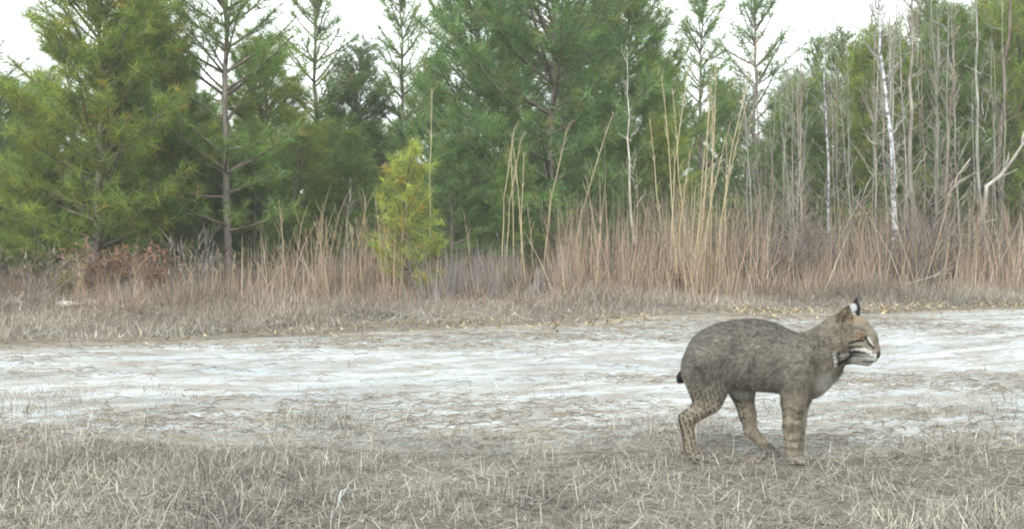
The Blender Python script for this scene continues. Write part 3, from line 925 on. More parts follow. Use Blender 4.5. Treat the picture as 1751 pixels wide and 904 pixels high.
def make_shrub(seed, h, n, leafy, lc, lw):
    g = np.random.default_rng(seed)
    paths, lv = [], []
    for k in range(n):
        a_, th = g.uniform(0, 6.28), g.uniform(0.05, 0.85)
        L = h * g.uniform(0.5, 1.1)
        s = np.linspace(0, 1, 5)
        d = np.array([math.cos(a_) * math.sin(th), math.sin(a_) * math.sin(th), math.cos(th)])
        kk = np.cumsum(g.normal(0, 0.035 * L, (5, 3)), 0)
        kk -= kk[0]
        Q = np.outer(s * L, d) + kk + np.array([math.cos(a_), math.sin(a_), 0]) * 0.05
        Q[:, 2] = np.maximum(Q[:, 2], 0.005)
        paths.append((Q, 0.006 * (1 - 0.75 * s)))
        for j in range(6):
            w = g.uniform(0.25, 1)
            b2 = np.array([np.interp(w, s, Q[:, i]) for i in range(3)])
            d2 = norm(d + 0.8 * norm(g.normal(0, 1, 3)))
            l2 = L * g.uniform(0.15, 0.4)
            s3 = np.linspace(0, 1, 3)
            q2 = b2 + np.outer(s3 * l2, d2)
            q2[:, 2] = np.maximum(q2[:, 2], 0.005)
            paths.append((q2, 0.0035 * (1 - 0.6 * s3)))
            lv += [q2[1], q2[2]]
    V, F = tubes(paths, 4)
    stem = mesh_np('shrub_stems', V, F, smooth=True)
    stem.materials.append(M_GREYBARK)
    leaf = None
    if leafy:
        B = np.repeat(np.array(lv), leafy, 0)
        m_ = len(B)
        D = norm(g.normal(0, 1, (m_, 3)))
        sd_ = norm(np.cross(D, g.normal(0, 1, (m_, 3))))
        L = g.uniform(0.03, 0.075, m_)
        P = B[:, None] + D[:, None] * (np.linspace(0, 1, 3)[None, :, None] * L[:, None, None])
        W = np.stack([np.full(m_, 0.004), np.full(m_, lw), np.full(m_, 0.002)], 1)
        C = np.array(lc)[g.integers(0, len(lc), m_)] * g.uniform(0.7, 1.3, (m_, 1))
        leaf = mesh_np('shrub_leaves', *ribbons(P, W, sd_, C))
        leaf.materials.append(M_GRASS)
    return stem, leaf


RED = [(0.20, 0.10, 0.06), (0.25, 0.14, 0.08), (0.14, 0.09, 0.06)]
GRN = [(0.13, 0.16, 0.05), (0.20, 0.20, 0.07), (0.09, 0.12, 0.045)]
SH = {'bare': make_shrub(401, 1.0, 16, 0, None, 0), 'bare2': make_shrub(402, 1.3, 14, 0, None, 0), 'red': make_shrub(403, 0.6, 18, 3, RED, 0.022), 'green': make_shrub(404, 0.6, 14, 3, GRN, 0.022), 'yellow': make_shrub(405, 0.5, 14, 3, [(0.30, 0.25, 0.09), (0.22, 0.20, 0.09)], 0.02)}


def shrub(kind, px, Y, s, label, group=None, tint=(0.8, 0.72, 0.66, 1)):
    p_ = at(px, 500, Y)
    t = thing('shrub', label, 'shrub', (p_.x, Y, float(gz(p_.x, Y))), (0, 0, random.uniform(0, 6.28)), s, group)
    o = link('stems', SH[kind][0], t, kind='stuff')
    o.color = tint
    if SH[kind][1]:
        link('leaves', SH[kind][1], t, kind='stuff')


shrub('red', 1165, 12.7, 0.62, 'dark red-brown low shrub at the foot of the tall canes')
shrub('green', 1357, 14.6, 0.9, 'small yellowish green shrub among the dead grass near the white-mottled sapling')
shrub('green', 1183, 14.0, 0.75, 'small green shrub in front of the tall canes')
shrub('yellow', 118, 11.6, 0.7, 'pale yellowish bush beside the red-brown brush')
shrub('green', 465, 13.0, 0.7, 'low olive shrub between the open pine and the pale straw stalks')
for px in (165, 195, 225, 255, 210):
    shrub('red', px, 11.9 + random.uniform(-0.1, 0.5), random.uniform(0.7, 0.95), 'red-brown leafy brush under the broad yellow-green pine', 'red-brown brush')
def bare_zone(px):
    return 'under the yellow-green and open pines' if px < 500 else 'between the largest pine and the canes' if px < 1250 else 'before the thin saplings next to the canes' if px < 1480 else 'by the white-mottled sapling' if px < 1590 else 'below the leaning dead branches'


for k in range(58):
    px = random.choice([random.uniform(1000, 1780), random.uniform(1230, 1780), random.uniform(1230, 1780), random.uniform(-20, 480)])
    X0 = at(px, 500, 14.5).x
    shrub(random.choice(['bare', 'bare2']), px, float(wood_edge(X0)) + random.uniform(0.3, 2.2), random.uniform(0.6, 1.2) * (0.5 if px < 500 else 1), 'twiggy leafless grey-brown shrub ' + bare_zone(px), 'bare shrubs ' + bare_zone(px), random.choice([(0.8, 0.72, 0.66, 1), (1, 0.95, 0.9, 1), (0.6, 0.5, 0.45, 1)]))


# leaning dead branches, stones, twigs
def stick(name, pts, r0, label, mat, cat, group=None, forks=0, tint=(1, 1, 1, 1)):
    pts = np.array([tuple(p_) for p_ in pts], float)
    org = pts[0].copy()
    t = np.linspace(0, 1, 9)
    src = np.linspace(0, 1, len(pts))
    P = np.column_stack([np.interp(t, src, pts[:, i]) for i in range(3)]) - org
    L = np.linalg.norm(P[-1])
    P[1:-1] += rng.normal(0, 0.012 * L, (7, 3))
    paths = [(P, r0 * (1 - 0.65 * t))]
    for k in range(forks):
        w = rng.uniform(0.3, 0.95)
        b_ = np.array([np.interp(w, t, P[:, i]) for i in range(3)])
        d = norm(norm(P[-1] - P[0]) + 0.8 * norm(rng.normal(0, 1, 3)))
        s3 = np.linspace(0, 1, 4)
        Q = b_ + np.outer(s3 * L * rng.uniform(0.12, 0.35), d) + rng.normal(0, 0.006 * L, (4, 3)) * s3[:, None]
        paths.append((Q, r0 * 0.5 * (1 - 0.7 * s3)))
    V, F = tubes(paths, 6)
    o = link(name, mesh_np(name, V, F, smooth=True), mat=mat, label=label, category=cat)
    o.location = org
    o.color = tint
    if group:
        o['group'] = group
    return o


def gpt(px, Y, dz=0.0):
    p_ = at(px, 500, Y)
    return (p_.x, Y, float(gz(p_.x, Y)) + dz)


stick('dead_branch', [gpt(1632, 15.2), at(1690, 320, 15.3), at(1775, 225, 15.5)], 0.045, 'long pale dead branch leaning diagonally out of the sapling thicket', M_GREYBARK, 'branch', forks=4, tint=(1.1, 1.1, 1.05, 1))
stick('dead_branch', [gpt(1600, 15.0), at(1622, 330, 15.1), at(1660, 270, 15.2)], 0.022, 'thin pale dead branch leaning beside the long diagonal one', M_GREYBARK, 'branch', forks=3, tint=(1.15, 1.1, 1.0, 1))
stick('dead_branch', [gpt(1400, 14.6), at(1440, 400, 14.7), at(1500, 290, 15)], 0.012, 'slender dead branch leaning toward the white-mottled sapling', M_GREYBARK, 'branch', forks=4, tint=(1.1, 1.0, 0.9, 1))
stick('fallen_branch', [gpt(1500, 13.6, 0.03), gpt(1560, 13.7, 0.10), gpt(1625, 13.8, 0.22)], 0.016, 'grey fallen branch lying in the dead grass below the white-mottled sapling', M_GREYBARK, 'branch', forks=5)
def gp(px, py, dz):
    p_ = ground_at(px, py)
    return (p_.x, p_.y, float(gz(p_.x, p_.y)) + dz)
stick('twig', [gp(567, 905, 0.02), gp(585, 885, 0.07), gp(612, 868, 0.05)], 0.004, 'bleached forked twig caught in the foreground grass', M_PALEBARK, 'twig', forks=4, tint=(0.6, 0.58, 0.52, 1))
for (x0, y0, x1, y1) in [(315, 582, 342, 584), (690, 660, 745, 668), (1020, 628, 1090, 634), (905, 685, 960, 690), (610, 690, 660, 682)]:
    stick('twig', [gp(x0, y0, 0.02), gp((x0 + x1) / 2, (y0 + y1) / 2 - 1, 0.024), gp(x1, y1, 0.02)], 0.003, 'thin brown twig lying on the white sand track', M_PINEBARK, 'twig', 'twigs on the track', forks=2)


def stone(px, py, s, label):
    p_ = ground_at(px, py)
    import bmesh
    bm = bmesh.new()
    bmesh.ops.create_icosphere(bm, subdivisions=3, radius=1)
    sd_ = random.uniform(0, 50)
    for v in bm.verts:
        f = 1 + 0.22 * math.sin(v.co.x * 2.3 + sd_) * math.cos(v.co.y * 2.9 + sd_) + 0.10 * math.sin(v.co.z * 5 + v.co.x * 4 + sd_)
        v.co = Vector((v.co.x * s[0], v.co.y * s[1], v.co.z * s[2])) * f
    me = bpy.data.meshes.new('stone')
    bm.to_mesh(me)
    bm.free()
    me.polygons.foreach_set('use_smooth', np.ones(len(me.polygons), bool))
    o = link('stone', me, mat=M_STONE, label=label, category='stone')
    o.location = (p_.x, p_.y, float(gz(p_.x, p_.y)) + s[2] * 0.3)
    o.rotation_euler.z = sd_


stone(118, 533, (0.13, 0.09, 0.045), 'flat buff stone in the verge grass under the yellow-green pine')
stone(156, 530, (0.09, 0.07, 0.05), 'whiter of the two pale stones under the yellow-green pine')

# ------------------------------------------------------------------ the bobcat
CS = 1290.0                                  # enlarged-photo pixels per metre at the animal


def cc(cx, cy, y=0.0):
    return np.array([(cx - 180) / CS, y, (810 - cy) / CS])


h_ = 0.0045
x0, y0, z0 = -0.06, -0.16, -0.012
gx, gy, gzv = np.arange(x0, 0.75, h_, np.float32), np.arange(y0, 0.165, h_, np.float32), np.arange(z0, 0.60, h_, np.float32)
PX, PY, PZ = np.meshgrid(gx, gy, gzv, indexing='ij')


def rcone(X, Y, Z, a, b, ra, rb, ky=1.0):
    """tapered capsule, ky < 1 makes it wider across"""
    a, b = np.array(a, np.float32), np.array(b, np.float32)
    d = b - a
    d2 = float(np.dot(d * [1, ky, 1], d * [1, ky, 1])) + 1e-9
    t = np.clip(((X - a[0]) * d[0] + (Y - a[1]) * d[1] * ky * ky + (Z - a[2]) * d[2]) / d2, 0, 1)
    r = ra + (rb - ra) * t
    return np.sqrt((X - a[0] - d[0] * t) ** 2 + (ky * (Y - a[1] - d[1] * t)) ** 2 + (Z - a[2] - d[2] * t) ** 2) - r


def smin(a, b, k):
    h = np.clip(0.5 + 0.5 * (b - a) / k, 0, 1)
    return b + (a - b) * h - k * h * (1 - h)


# trunk of the body from its profile
tx = np.array([186, 197, 212, 235, 270, 320, 400, 520, 600, 680, 740, 800, 850, 885, 900])
ttop = np.array([392, 345, 310, 272, 246, 218, 196, 186, 200, 236, 256, 266, 292, 340, 400])
tbot = np.array([400, 440, 462, 478, 486, 492, 498, 503, 508, 515, 522, 500, 460, 430, 410])
twid = np.array([.010, .034, .052, .070, .082, .088, .084, .090, .091, .088, .083, .074, .058, .036, .010])
xl = (tx - 180) / CS
ktop, kbot = (810 - ttop) / CS, (810 - tbot) / CS
top1, bot1, wid1 = np.interp(gx, xl, ktop), np.interp(gx, xl, kbot), np.interp(gx, xl, twid)
ker = np.hanning(9); ker /= ker.sum()
top1, bot1, wid1 = [np.convolve(np.pad(q, 4, 'edge'), ker, 'valid') for q in (top1, bot1, wid1)]
zc1, hh1 = ((top1 + bot1) / 2).astype(np.float32), np.maximum((top1 - bot1) / 2, 0.006).astype(np.float32)
wd1 = np.maximum(wid1, 0.006).astype(np.float32)
ox = np.maximum(np.maximum(xl[0] - gx, gx - xl[-1]), 0).astype(np.float32)[:, None, None]
q = np.sqrt(((PZ - zc1[:, None, None]) / hh1[:, None, None]) ** 2 + (PY / wd1[:, None, None]) ** 2)
f = (q - 1) * np.minimum(hh1, wd1)[:, None, None] + ox * 2
NH, FH, NF, FF_ = -0.060, 0.058, -0.046, 0.050


def add(a, b, ra, rb, k=0.02, ky=1.0):
    global f
    f = smin(f, rcone(PX, PY, PZ, a, b, ra, rb, ky), k)


# near hind leg
add(cc(290, 370, NH), cc(330, 490, NH), .070, .044, .03)
add(cc(245, 420, NH), cc(262, 530, NH), .048, .026, .03)
add(cc(330, 490, NH), cc(318, 545, NH), .044, .032, .02)
add(cc(318, 545, NH), cc(212, 622, NH), .037, .027, .015)
add(cc(203, 622, NH), cc(222, 745, NH), .0265, .0200, .012)
add(cc(222, 745, NH), cc(236, 785, NH), .0200, .0195, .01)
add(cc(238, 787, NH), cc(278, 792, NH), .0185, .0150, .008, 0.85)
for dy in (-.016, 0.0, .014):
    add(cc(272, 793, NH + dy), cc(296, 796, NH + dy * 1.2), .0105, .0095, .004)
# far hind leg, stepped forward
add(cc(420, 400, FH), cc(462, 500, FH), .062, .046, .03)
add(cc(462, 500, FH), cc(492, 625, FH), .044, .029, .02)
add(cc(492, 625, FH), cc(508, 695, FH), .029, .0225, .012)
add(cc(506, 695, FH), cc(585, 770, FH), .0225, .018, .01)
add(cc(585, 775, FH), cc(612, 788, FH), .019, .0165, .008, 0.85)
for dy in (-.015, 0.0, .015):
    add(cc(606, 791, FH + dy), cc(632, 794, FH + dy * 1.2), .0105, .0095, .004)
# near foreleg
add(cc(735, 330, NF), cc(700, 440, NF), .062, .054, .03)
add(cc(700, 440, NF), cc(686, 540, NF), .052, .039, .02)
add(cc(686, 540, NF), cc(680, 650, NF), .038, .030, .02)
add(cc(680, 650, NF), cc(686, 770, NF), .030, .0245, .012)
add(cc(688, 782, NF), cc(706, 788, NF), .0245, .0200, .008, 0.9)
for dy in (-.020, -.007, .007, .019):
    add(cc(704, 790, NF + dy), cc(728, 794, NF + dy * 1.15), .0115, .0100, .004)
# far foreleg
add(cc(760, 400, FF_), cc(735, 530, FF_), .054, .036, .03)
add(cc(735, 530, FF_), cc(724, 650, FF_), .034, .0265, .02)
add(cc(724, 650, FF_), cc(722, 770, FF_), .0265, .0225, .012)
add(cc(724, 783, FF_), cc(745, 789, FF_), .0225, .018, .008, 0.9)
for dy in (-.018, -.006, .006, .017):
    add(cc(742, 790, FF_ + dy), cc(764, 794, FF_ + dy * 1.15), .0110, .0095, .004)
# short tail
add(cc(222, 385), cc(200, 425, -.01), .026, .017, .015)
add(cc(200, 425, -.01), cc(182, 450, -.030), .016, .0165, .006)
# neck and throat
add(cc(770, 350), cc(868, 256), .076, .058, .025, 1.05)
add(cc(775, 400), cc(880, 328), .070, .050, .025, 1.05)
add(cc(775, 450), cc(835, 395), .058, .050, .03)

# head, turned a little towards the camera about the neck
HP = cc(880, 270)
HA = R(-12)
ch, sh_ = math.cos(HA), math.sin(HA)


def to_head(X, Y, Z):
    dx, dy = X - HP[0], Y - HP[1]
    return HP[0] + ch * dx + sh_ * dy, -sh_ * dx + ch * dy, Z


def from_head(p_):
    dx, dy = p_[0] - HP[0], p_[1] - HP[1]
    return np.array([HP[0] + ch * dx - sh_ * dy, HP[1] + sh_ * dx + ch * dy, p_[2]])


HX, HY, HZ = to_head(PX, PY, PZ)
hd_f = rcone(HX, HY, HZ, cc(915, 222), cc(962, 225), .054, .047, 1.0)


def addh(a, b, ra, rb, k=0.012, ky=1.0):
    global hd_f
    hd_f = smin(hd_f, rcone(HX, HY, HZ, a, b, ra, rb, ky), k)


addh(cc(945, 275), cc(985, 285), .052, .044, .015)             # face
addh(cc(990, 214), cc(1034, 254), .029, .021, .015, 0.85)        # forehead to bridge
addh(cc(1036, 258), cc(1056, 312), .019, .0145, .010, 0.9)      # bridge of the nose
for sg in (-1, 1):
    addh(cc(995, 315, sg * .016), cc(1036, 332, sg * .013), .033, .026, .010)   # whisker pads
    addh(cc(900, 300, sg * .034), cc(905, 352, sg * .040), .036, .022, .015)     # cheek ruff
    addh(cc(905, 352, sg * .040), cc(893, 388, sg * .043), .020, .006, .010)
    addh(cc(975, 240, sg * .032), cc(1010, 250, sg * .022), .014, .012, .010)    # brow
    addh(cc(960, 290, sg * .040), cc(990, 300, sg * .032), .018, .014, .012)     # cheek bone
addh(cc(1046, 322), cc(1056, 332), .0150, .0125, .006, 0.8)     # nose
addh(cc(955, 340), cc(1018, 362), .028, .0155, .010, 0.85)       # lower jaw and chin
# eye sockets
for sg in (-1, 1):
    e_ = cc(1000, 262, sg * .041)
    hd_f = np.maximum(hd_f, -(np.sqrt((HX - e_[0]) ** 2 + (HY - e_[1]) ** 2 + (HZ - e_[2]) ** 2) - 0.0095))


def ear(base, tip, wx, sg):
    """a flattened, hollowed cone"""
    global hd_f
    e = smin(rcone(HX, HY, HZ, base, base * 0.45 + tip * 0.55, wx, wx * 0.68), rcone(HX, HY, HZ, base * 0.45 + tip * 0.55, tip, wx * 0.68, .0045), 0.008)
    hollow_c = base * 0.55 + tip * 0.45 + np.array([0.010, sg * 0.016, 0.0])
    hol = rcone(HX, HY, HZ, base + np.array([0.012, sg * 0.016, 0]), tip * 0.8 + base * 0.2 + np.array([0.008, sg * 0.012, 0]), wx * 0.72, wx * 0.35)
    e = np.maximum(e, -hol)
    hd_f = smin(hd_f, e, 0.008)


NEAR_EAR = (cc(918, 195, -.034), cc(938, 120, -.046))
FAR_EAR = (cc(955, 185, .030), cc(966, 92, .040))
ear(*NEAR_EAR, .026, -1)
ear(*FAR_EAR, .024, 1)
f = smin(f, hd_f, 0.018)
f = np.maximum(f, -(PZ - 0.0))               # flat soles


def surface_nets(f, ox, oy, oz, h):
    s = f < 0
    nx, ny, nz = f.shape
    acc = np.zeros((nx - 1, ny - 1, nz - 1, 3), np.float32)
    cnt = np.zeros((nx - 1, ny - 1, nz - 1), np.float32)
    sl0, sl1 = slice(0, -1), slice(1, None)
    for ax in range(3):
        o1, o2 = [a for a in range(3) if a != ax]
        A = [slice(None)] * 3; B = [slice(None)] * 3
        A[ax], B[ax] = sl0, sl1
        fa, fb = f[tuple(A)], f[tuple(B)]
        cr = (fa < 0) != (fb < 0)
        t = np.where(cr, fa / np.where(cr, fa - fb, 1), 0)
        for d1 in (0, 1):
            for d2 in (0, 1):
                S = [slice(None)] * 3
                S[o1] = slice(d1, cr.shape[o1] - 1 + d1)
                S[o2] = slice(d2, cr.shape[o2] - 1 + d2)
                c_ = cr[tuple(S)]
                cnt += c_
                acc[..., ax] += np.where(c_, t[tuple(S)], 0)
                if d1:
                    acc[..., o1] += c_
                if d2:
                    acc[..., o2] += c_
    m = cnt > 0
    ids = -np.ones(cnt.shape, np.int64)
    ids[m] = np.arange(m.sum())
    I = np.argwhere(m)
    V = (I + acc[m] / cnt[m][:, None]) * h + np.array([ox, oy, oz])
    quads = []
    for ax in range(3):
        o1, o2 = (ax + 1) % 3, (ax + 2) % 3
        A = [slice(None)] * 3; B = [slice(None)] * 3
        A[ax], B[ax] = sl0, sl1
        cr = s[tuple(A)] != s[tuple(B)]
        sign = s[tuple(A)]
        E = np.argwhere(cr)
        sg_ = sign[cr]
        ok = (E[:, o1] > 0) & (E[:, o2] > 0) & (E[:, o1] < f.shape[o1] - 1) & (E[:, o2] < f.shape[o2] - 1)
        E, sg_ = E[ok], sg_[ok]

        def cell(d1, d2):
            c_ = E.copy()
            c_[:, o1] -= d1
            c_[:, o2] -= d2
            return ids[c_[:, 0], c_[:, 1], c_[:, 2]]
        Q = np.stack([cell(1, 1), cell(0, 1), cell(0, 0), cell(1, 0)], -1)
        Q[~sg_] = Q[~sg_][:, ::-1]
        quads.append(Q)
    return V, np.concatenate(quads)


BV, BF = surface_nets(f, x0, y0, z0, h_)
# light relaxing
E_ = np.concatenate([BF[:, [0, 1]], BF[:, [1, 2]], BF[:, [2, 3]], BF[:, [3, 0]]])
for it in range(2):
    sm = np.zeros_like(BV); ct = np.zeros(len(BV))
    for a_, b_ in ((0, 1), (1, 0)):
        np.add.at(sm, E_[:, a_], BV[E_[:, b_]])
        np.add.at(ct, E_[:, a_], 1)
    BV = BV * 0.5 + 0.5 * sm / np.maximum(ct, 1)[:, None]


def n3(x, y, z, fq, seed):
    return (vnoise(x + 0.37 * y, z, fq, seed) + vnoise(x, y + 0.61 * z, fq, seed + 5)) * 0.5


def coat(V):
    """colour of the coat at points of the body (its markings, not its shading)"""
    x, y, z = V.T
    hx, hy, hz = to_head(x, y, z)
    CX, CY = x * CS + 180, 810 - z * CS
    n = len(V)
    C = np.tile(np.array([0.235, 0.215, 0.178]), (n, 1))

    def put(m, c):
        nonlocal C
        m = np.clip(m, 0, 1)[:, None]
        C = C * (1 - m) + np.array(c) * m
    topz = np.interp(x, xl, ktop)
    put(np.clip(1 - (topz - z) / 0.075, 0, 1) * (CX < 800) * 0.75, (0.145, 0.136, 0.118))       # dark saddle
    put(np.clip((CY - 430) / 190, 0, 1) * 0.9, (0.34, 0.288, 0.215))                           # tan legs
    put(np.clip((CX - 640) / 120, 0, 1) * np.clip((900 - CX) / 60, 0, 1) * 0.35, (0.30, 0.255, 0.19))
    put(0.5 * np.clip(n3(x, y, z, 22, 3) * 1.4, 0, 1), (0.13, 0.115, 0.092))
    # grey mottling with small dark spots on flank, rows of spots on the legs
    sg_ = 0.0165                                                                                  # rows of small round spots
    a_, b_ = (x + 0.3 * z) / sg_, (z - 0.15 * x) / sg_ + 0.5 * (np.floor((x + 0.3 * z) / sg_) % 2)
    ia, ib = np.floor(a_), np.floor(b_)
    ja = np.sin(ia * 12.9 + ib * 78.2) * 43758.5
    jb = np.sin(ia * 39.3 + ib * 11.1) * 24634.6
    dd = np.hypot(a_ - ia - 0.5 - 0.22 * ((ja - np.floor(ja)) * 2 - 1), (b_ - ib - 0.5 - 0.22 * ((jb - np.floor(jb)) * 2 - 1)) * 0.8)
    sp2 = 0.32 - dd
    sp = n3(x * 1.0, y, z * 1.25, 62, 11)
    put(np.clip(sp2 * 5, 0, 1) * 0.35 * np.clip((CY - 330) / 80, 0, 1) * (CX < 640) * (CY < 500), (0.085, 0.075, 0.06))
    put(np.clip((sp - 0.22) * 5, 0, 1) * 0.45 * (CY < 500), (0.085, 0.075, 0.06))
    legm = np.clip((CY - 440) / 60, 0, 1)
    put(np.clip(sp2 * 7, 0, 1) * 0.95 * legm * (CX < 480), (0.060, 0.048, 0.036))
    bar = np.sin(z * 210 + 3 * vnoise(x, z, 30, 31)) + 0.4 * vnoise(x, y, 60, 8)
    put(np.clip((bar - 0.62) * 3, 0, 1) * 0.6 * np.clip((CY - 500) / 50, 0, 1) * (CX > 590), (0.075, 0.060, 0.045))
    gr = n3(x, y, z, 150, 44)
    C = C * (1 + 0.5 * gr[:, None])                                                              # grizzled hair tips
    # pale belly, chest and inner legs
    botz = np.interp(x, xl, kbot)
    inner = np.clip(1 - np.abs(y) / 0.05, 0, 1)
    put(np.clip(1 - (z - botz) / 0.03, 0, 1) * inner * (CY < 540) * 0.75, (0.56, 0.54, 0.49))
    put(np.clip((CX - 765 - 0.35 * (CY - 450)) / 60, 0, 1) * np.clip((CY - 395) / 70, 0, 1) * (CX < 960), (0.56, 0.54, 0.48))
    put(np.clip((y - 0.02) / 0.02, 0, 1) * (CX > 690) * (CX < 790) * np.clip((CY - 540) / 30, 0, 1) * (CY < 680) * 0.6, (0.55, 0.53, 0.48))
    put(np.clip((CY - 765) / 25, 0, 1) * (CX > 640) * (CX < 800) * 0.65, (0.46, 0.43, 0.37))
    # hocks: dark sole side of the hind feet
    put(np.clip((205 + (CY - 620) * 0.19 - 22 - CX) / 10, 0, 1) * (CY > 590) * (CX < 260), (0.055, 0.042, 0.034))
    put(np.clip((CX - 560) / 25, 0, 1) * (CY > 745) * (CX < 650), (0.115, 0.095, 0.075))
    put(np.clip(((CY - 700) * 0.95 + 470 - CX) / 14, 0, 1) * (CY > 560) * (CX > 400) * (CX < 600) * 0.8, (0.075, 0.058, 0.045))
    # tail
    put((CX < 210) * (CY > 418) * (CY < 480) * (np.abs(y + 0.026) < 0.028) * 1.0 * np.clip((208 - CX) / 6, 0, 1), (0.012, 0.011, 0.010))
    # ------ head
    KX, KY = hx * CS + 180, 810 - hz * CS
    H = np.clip((KX - 850) / 30, 0, 1) * (KY < 420)
    side = np.abs(hy)
    put(H * 0.7, (0.25, 0.215, 0.155))
    put(H * np.clip(1 - np.hypot((KX - 985) / 45, (KY - 245) / 30), 0, 1) * 1.2, (0.29, 0.205, 0.130))     # rufous brow

    def line(pts, w, c, k=1.0):
        d = np.full(n, 1e9)
        for (ax_, ay_), (bx_, by_) in zip(pts[:-1], pts[1:]):
            t_ = np.clip(((KX - ax_) * (bx_ - ax_) + (KY - ay_) * (by_ - ay_)) / ((bx_ - ax_) ** 2 + (by_ - ay_) ** 2), 0, 1)
            d = np.minimum(d, np.hypot(KX - ax_ - t_ * (bx_ - ax_), KY - ay_ - t_ * (by_ - ay_)))
        put(np.clip((w - d) / 3.5 + 0.5, 0, 1) * H * k, c)
    WHITE, BLACK = (0.66, 0.65, 0.61), (0.028, 0.022, 0.018)
    put(H * np.clip((KY - 328 + (KX - 960) * 0.10) / 10, 0, 1) * np.clip((KX - 945) / 25, 0, 1), WHITE)   # muzzle and chin
    line([(962, 300), (1010, 305), (1035, 318)], 7, WHITE, 0.8)
    line([(1024, 258), (1040, 290)], 7, WHITE)
    line([(1012, 250), (1022, 275), (1046, 300)], 5, BLACK)
    line([(950, 274), (990, 266)], 6, BLACK)
    line([(945, 292), (996, 294)], 5, BLACK, 0.95)
    line([(945, 314), (1010, 318)], 4.5, BLACK, 0.95)
    line([(958, 334), (1006, 334)], 3.5, BLACK, 0.8)
    line([(1012, 330), (1046, 336)], 3.4, BLACK, 0.8)
    line([(1000, 360), (1044, 356)], 3.2, BLACK, 0.9)
    line([(884, 315), (892, 372)], 6, WHITE, 0.75)
    line([(902, 320), (906, 364), (930, 348), (955, 332)], 6.5, BLACK, 1.0)
    line([(868, 318), (878, 380)], 5.5, BLACK, 0.75)
    line([(912, 330), (945, 322)], 4, WHITE, 0.8)
    line([(940, 200), (1010, 225)], 4, BLACK, 0.5)
    line([(955, 232), (1000, 238)], 3.5, BLACK, 0.4)
    line([(905, 245), (925, 300)], 5, (0.09, 0.075, 0.055), 0.6)
    line([(860, 235), (880, 300)], 5, (0.10, 0.085, 0.06), 0.6)
    put(H * (KX > 1058) * (KY > 314) * (KY < 342), (0.07, 0.045, 0.038))                                     # nose
    C = C * (1 + 0.35 * (H * gr)[:, None])
    # ears
    ne_ = (KY < 190) * (hy < -0.012) * (KX > 885)
    put(ne_ * 0.85, (0.27, 0.20, 0.13))
    put(ne_ * np.clip((918 + (190 - KY) * 0.15 - KX) / 5, 0, 1) * 0.7, (0.10, 0.085, 0.065))
    put(ne_ * np.clip((140 - KY) / 10, 0, 1), (0.09, 0.075, 0.06))
    fe_ = (KY < 178) * (hy > 0.010)
    put(fe_ * 1.0, (0.016, 0.015, 0.014))
    put(fe_ * np.clip((20 - np.hypot((KX - 950) * 0.9, KY - 132)) / 3, 0, 1), (0.50, 0.51, 0.52))
    put(fe_ * np.clip((KY - 150) / 8, 0, 1) * (KX < 965), (0.50, 0.48, 0.45))
    return np.clip(C * np.array([0.70, 0.71, 0.705]), 0.008, 0.9)


BC = coat(BV) * (1 + 0.10 * rng.normal(0, 1, (len(BV), 1)))
CAT_D, CAT_YAW = 3.65, R(-9)
pv = at(1168, 783, CAT_D)
cat = thing('bobcat', 'spotted grey-brown bobcat standing at the edge of the sandy track', 'bobcat', (pv.x - 0.003, CAT_D + 0.035, float(gz(pv.x, CAT_D)) + 0.004), (0, 0, CAT_YAW), (0.968, 0.97, 1.018))
body_me = mesh_np('bobcat_body', BV, BF, np.clip(BC, 0.005, 0.9), smooth=True)
body = link('body', body_me, cat, M_FUR)

# fur: short tapered hairs lying along the coat
T = np.concatenate([BF[:, [0, 1, 2]], BF[:, [0, 2, 3]]])
tv = BV[T]
cr = np.cross(tv[:, 1] - tv[:, 0], tv[:, 2] - tv[:, 0])
ar = np.linalg.norm(cr, axis=1)
NH_ = 150000
ti = rng.choice(len(T), NH_, p=ar / ar.sum())
r1, r2 = np.sqrt(rng.uniform(0, 1, (NH_, 1))), rng.uniform(0, 1, (NH_, 1))
base = tv[ti, 0] * (1 - r1) + tv[ti, 1] * r1 * (1 - r2) + tv[ti, 2] * r1 * r2
nrm = norm(cr[ti])
bx, by, bz = base.T
flow = np.tile(np.array([-1.0, 0, -0.40]), (NH_, 1))
low = np.clip((0.30 - bz) / 0.08, 0, 1)[:, None]
flow = flow * (1 - low) + np.array([-0.15, 0, -1.0]) * low
hm = np.clip((bx - 0.53) / 0.04, 0, 1)
flow += (hm * 0.3)[:, None] * np.array([0, 0, -1.0])
flow -= nrm * (flow * nrm).sum(1, keepdims=True)
D = norm(norm(flow) + nrm * rng.uniform(0.15, 0.55, (NH_, 1)) + rng.normal(0, 0.16, (NH_, 3)))
Lh = np.where(bx > 0.60, 0.005, 0.0105) * np.where(bz < 0.2, 0.62, 1.0) * rng.uniform(0.6, 1.3, NH_)
Lh = np.where((bx > 0.53) & (bx < 0.60) & (bz < 0.42), 0.013 * rng.uniform(0.6, 1.3, NH_), Lh)
Lh = np.where(bz < 0.035, 0.0035, Lh)
side = norm(np.cross(D, nrm + rng.normal(0, 0.2, (NH_, 3))))
w = np.where(bx > 0.60, 0.0008, 0.0016)[:, None] * rng.uniform(0.7, 1.3, (NH_, 1))
V = np.stack([base - side * w / 2 - nrm * 0.0008, base + side * w / 2 - nrm * 0.0008, base + D * Lh[:, None]], 1).reshape(-1, 3)
V[:, 2] = np.maximum(V[:, 2], 0.001)
C = coat(base) * rng.choice([0.6, 0.85, 1.0, 1.25, 1.6], (NH_, 1), p=[.27, .2, .18, .2, .15])
fur_me = mesh_np('bobcat_fur', V, np.arange(NH_ * 3).reshape(-1, 3), np.repeat(np.clip(C, 0.005, 0.9), 3, 0))
link('fur', fur_me, cat, M_FUR, kind='stuff')

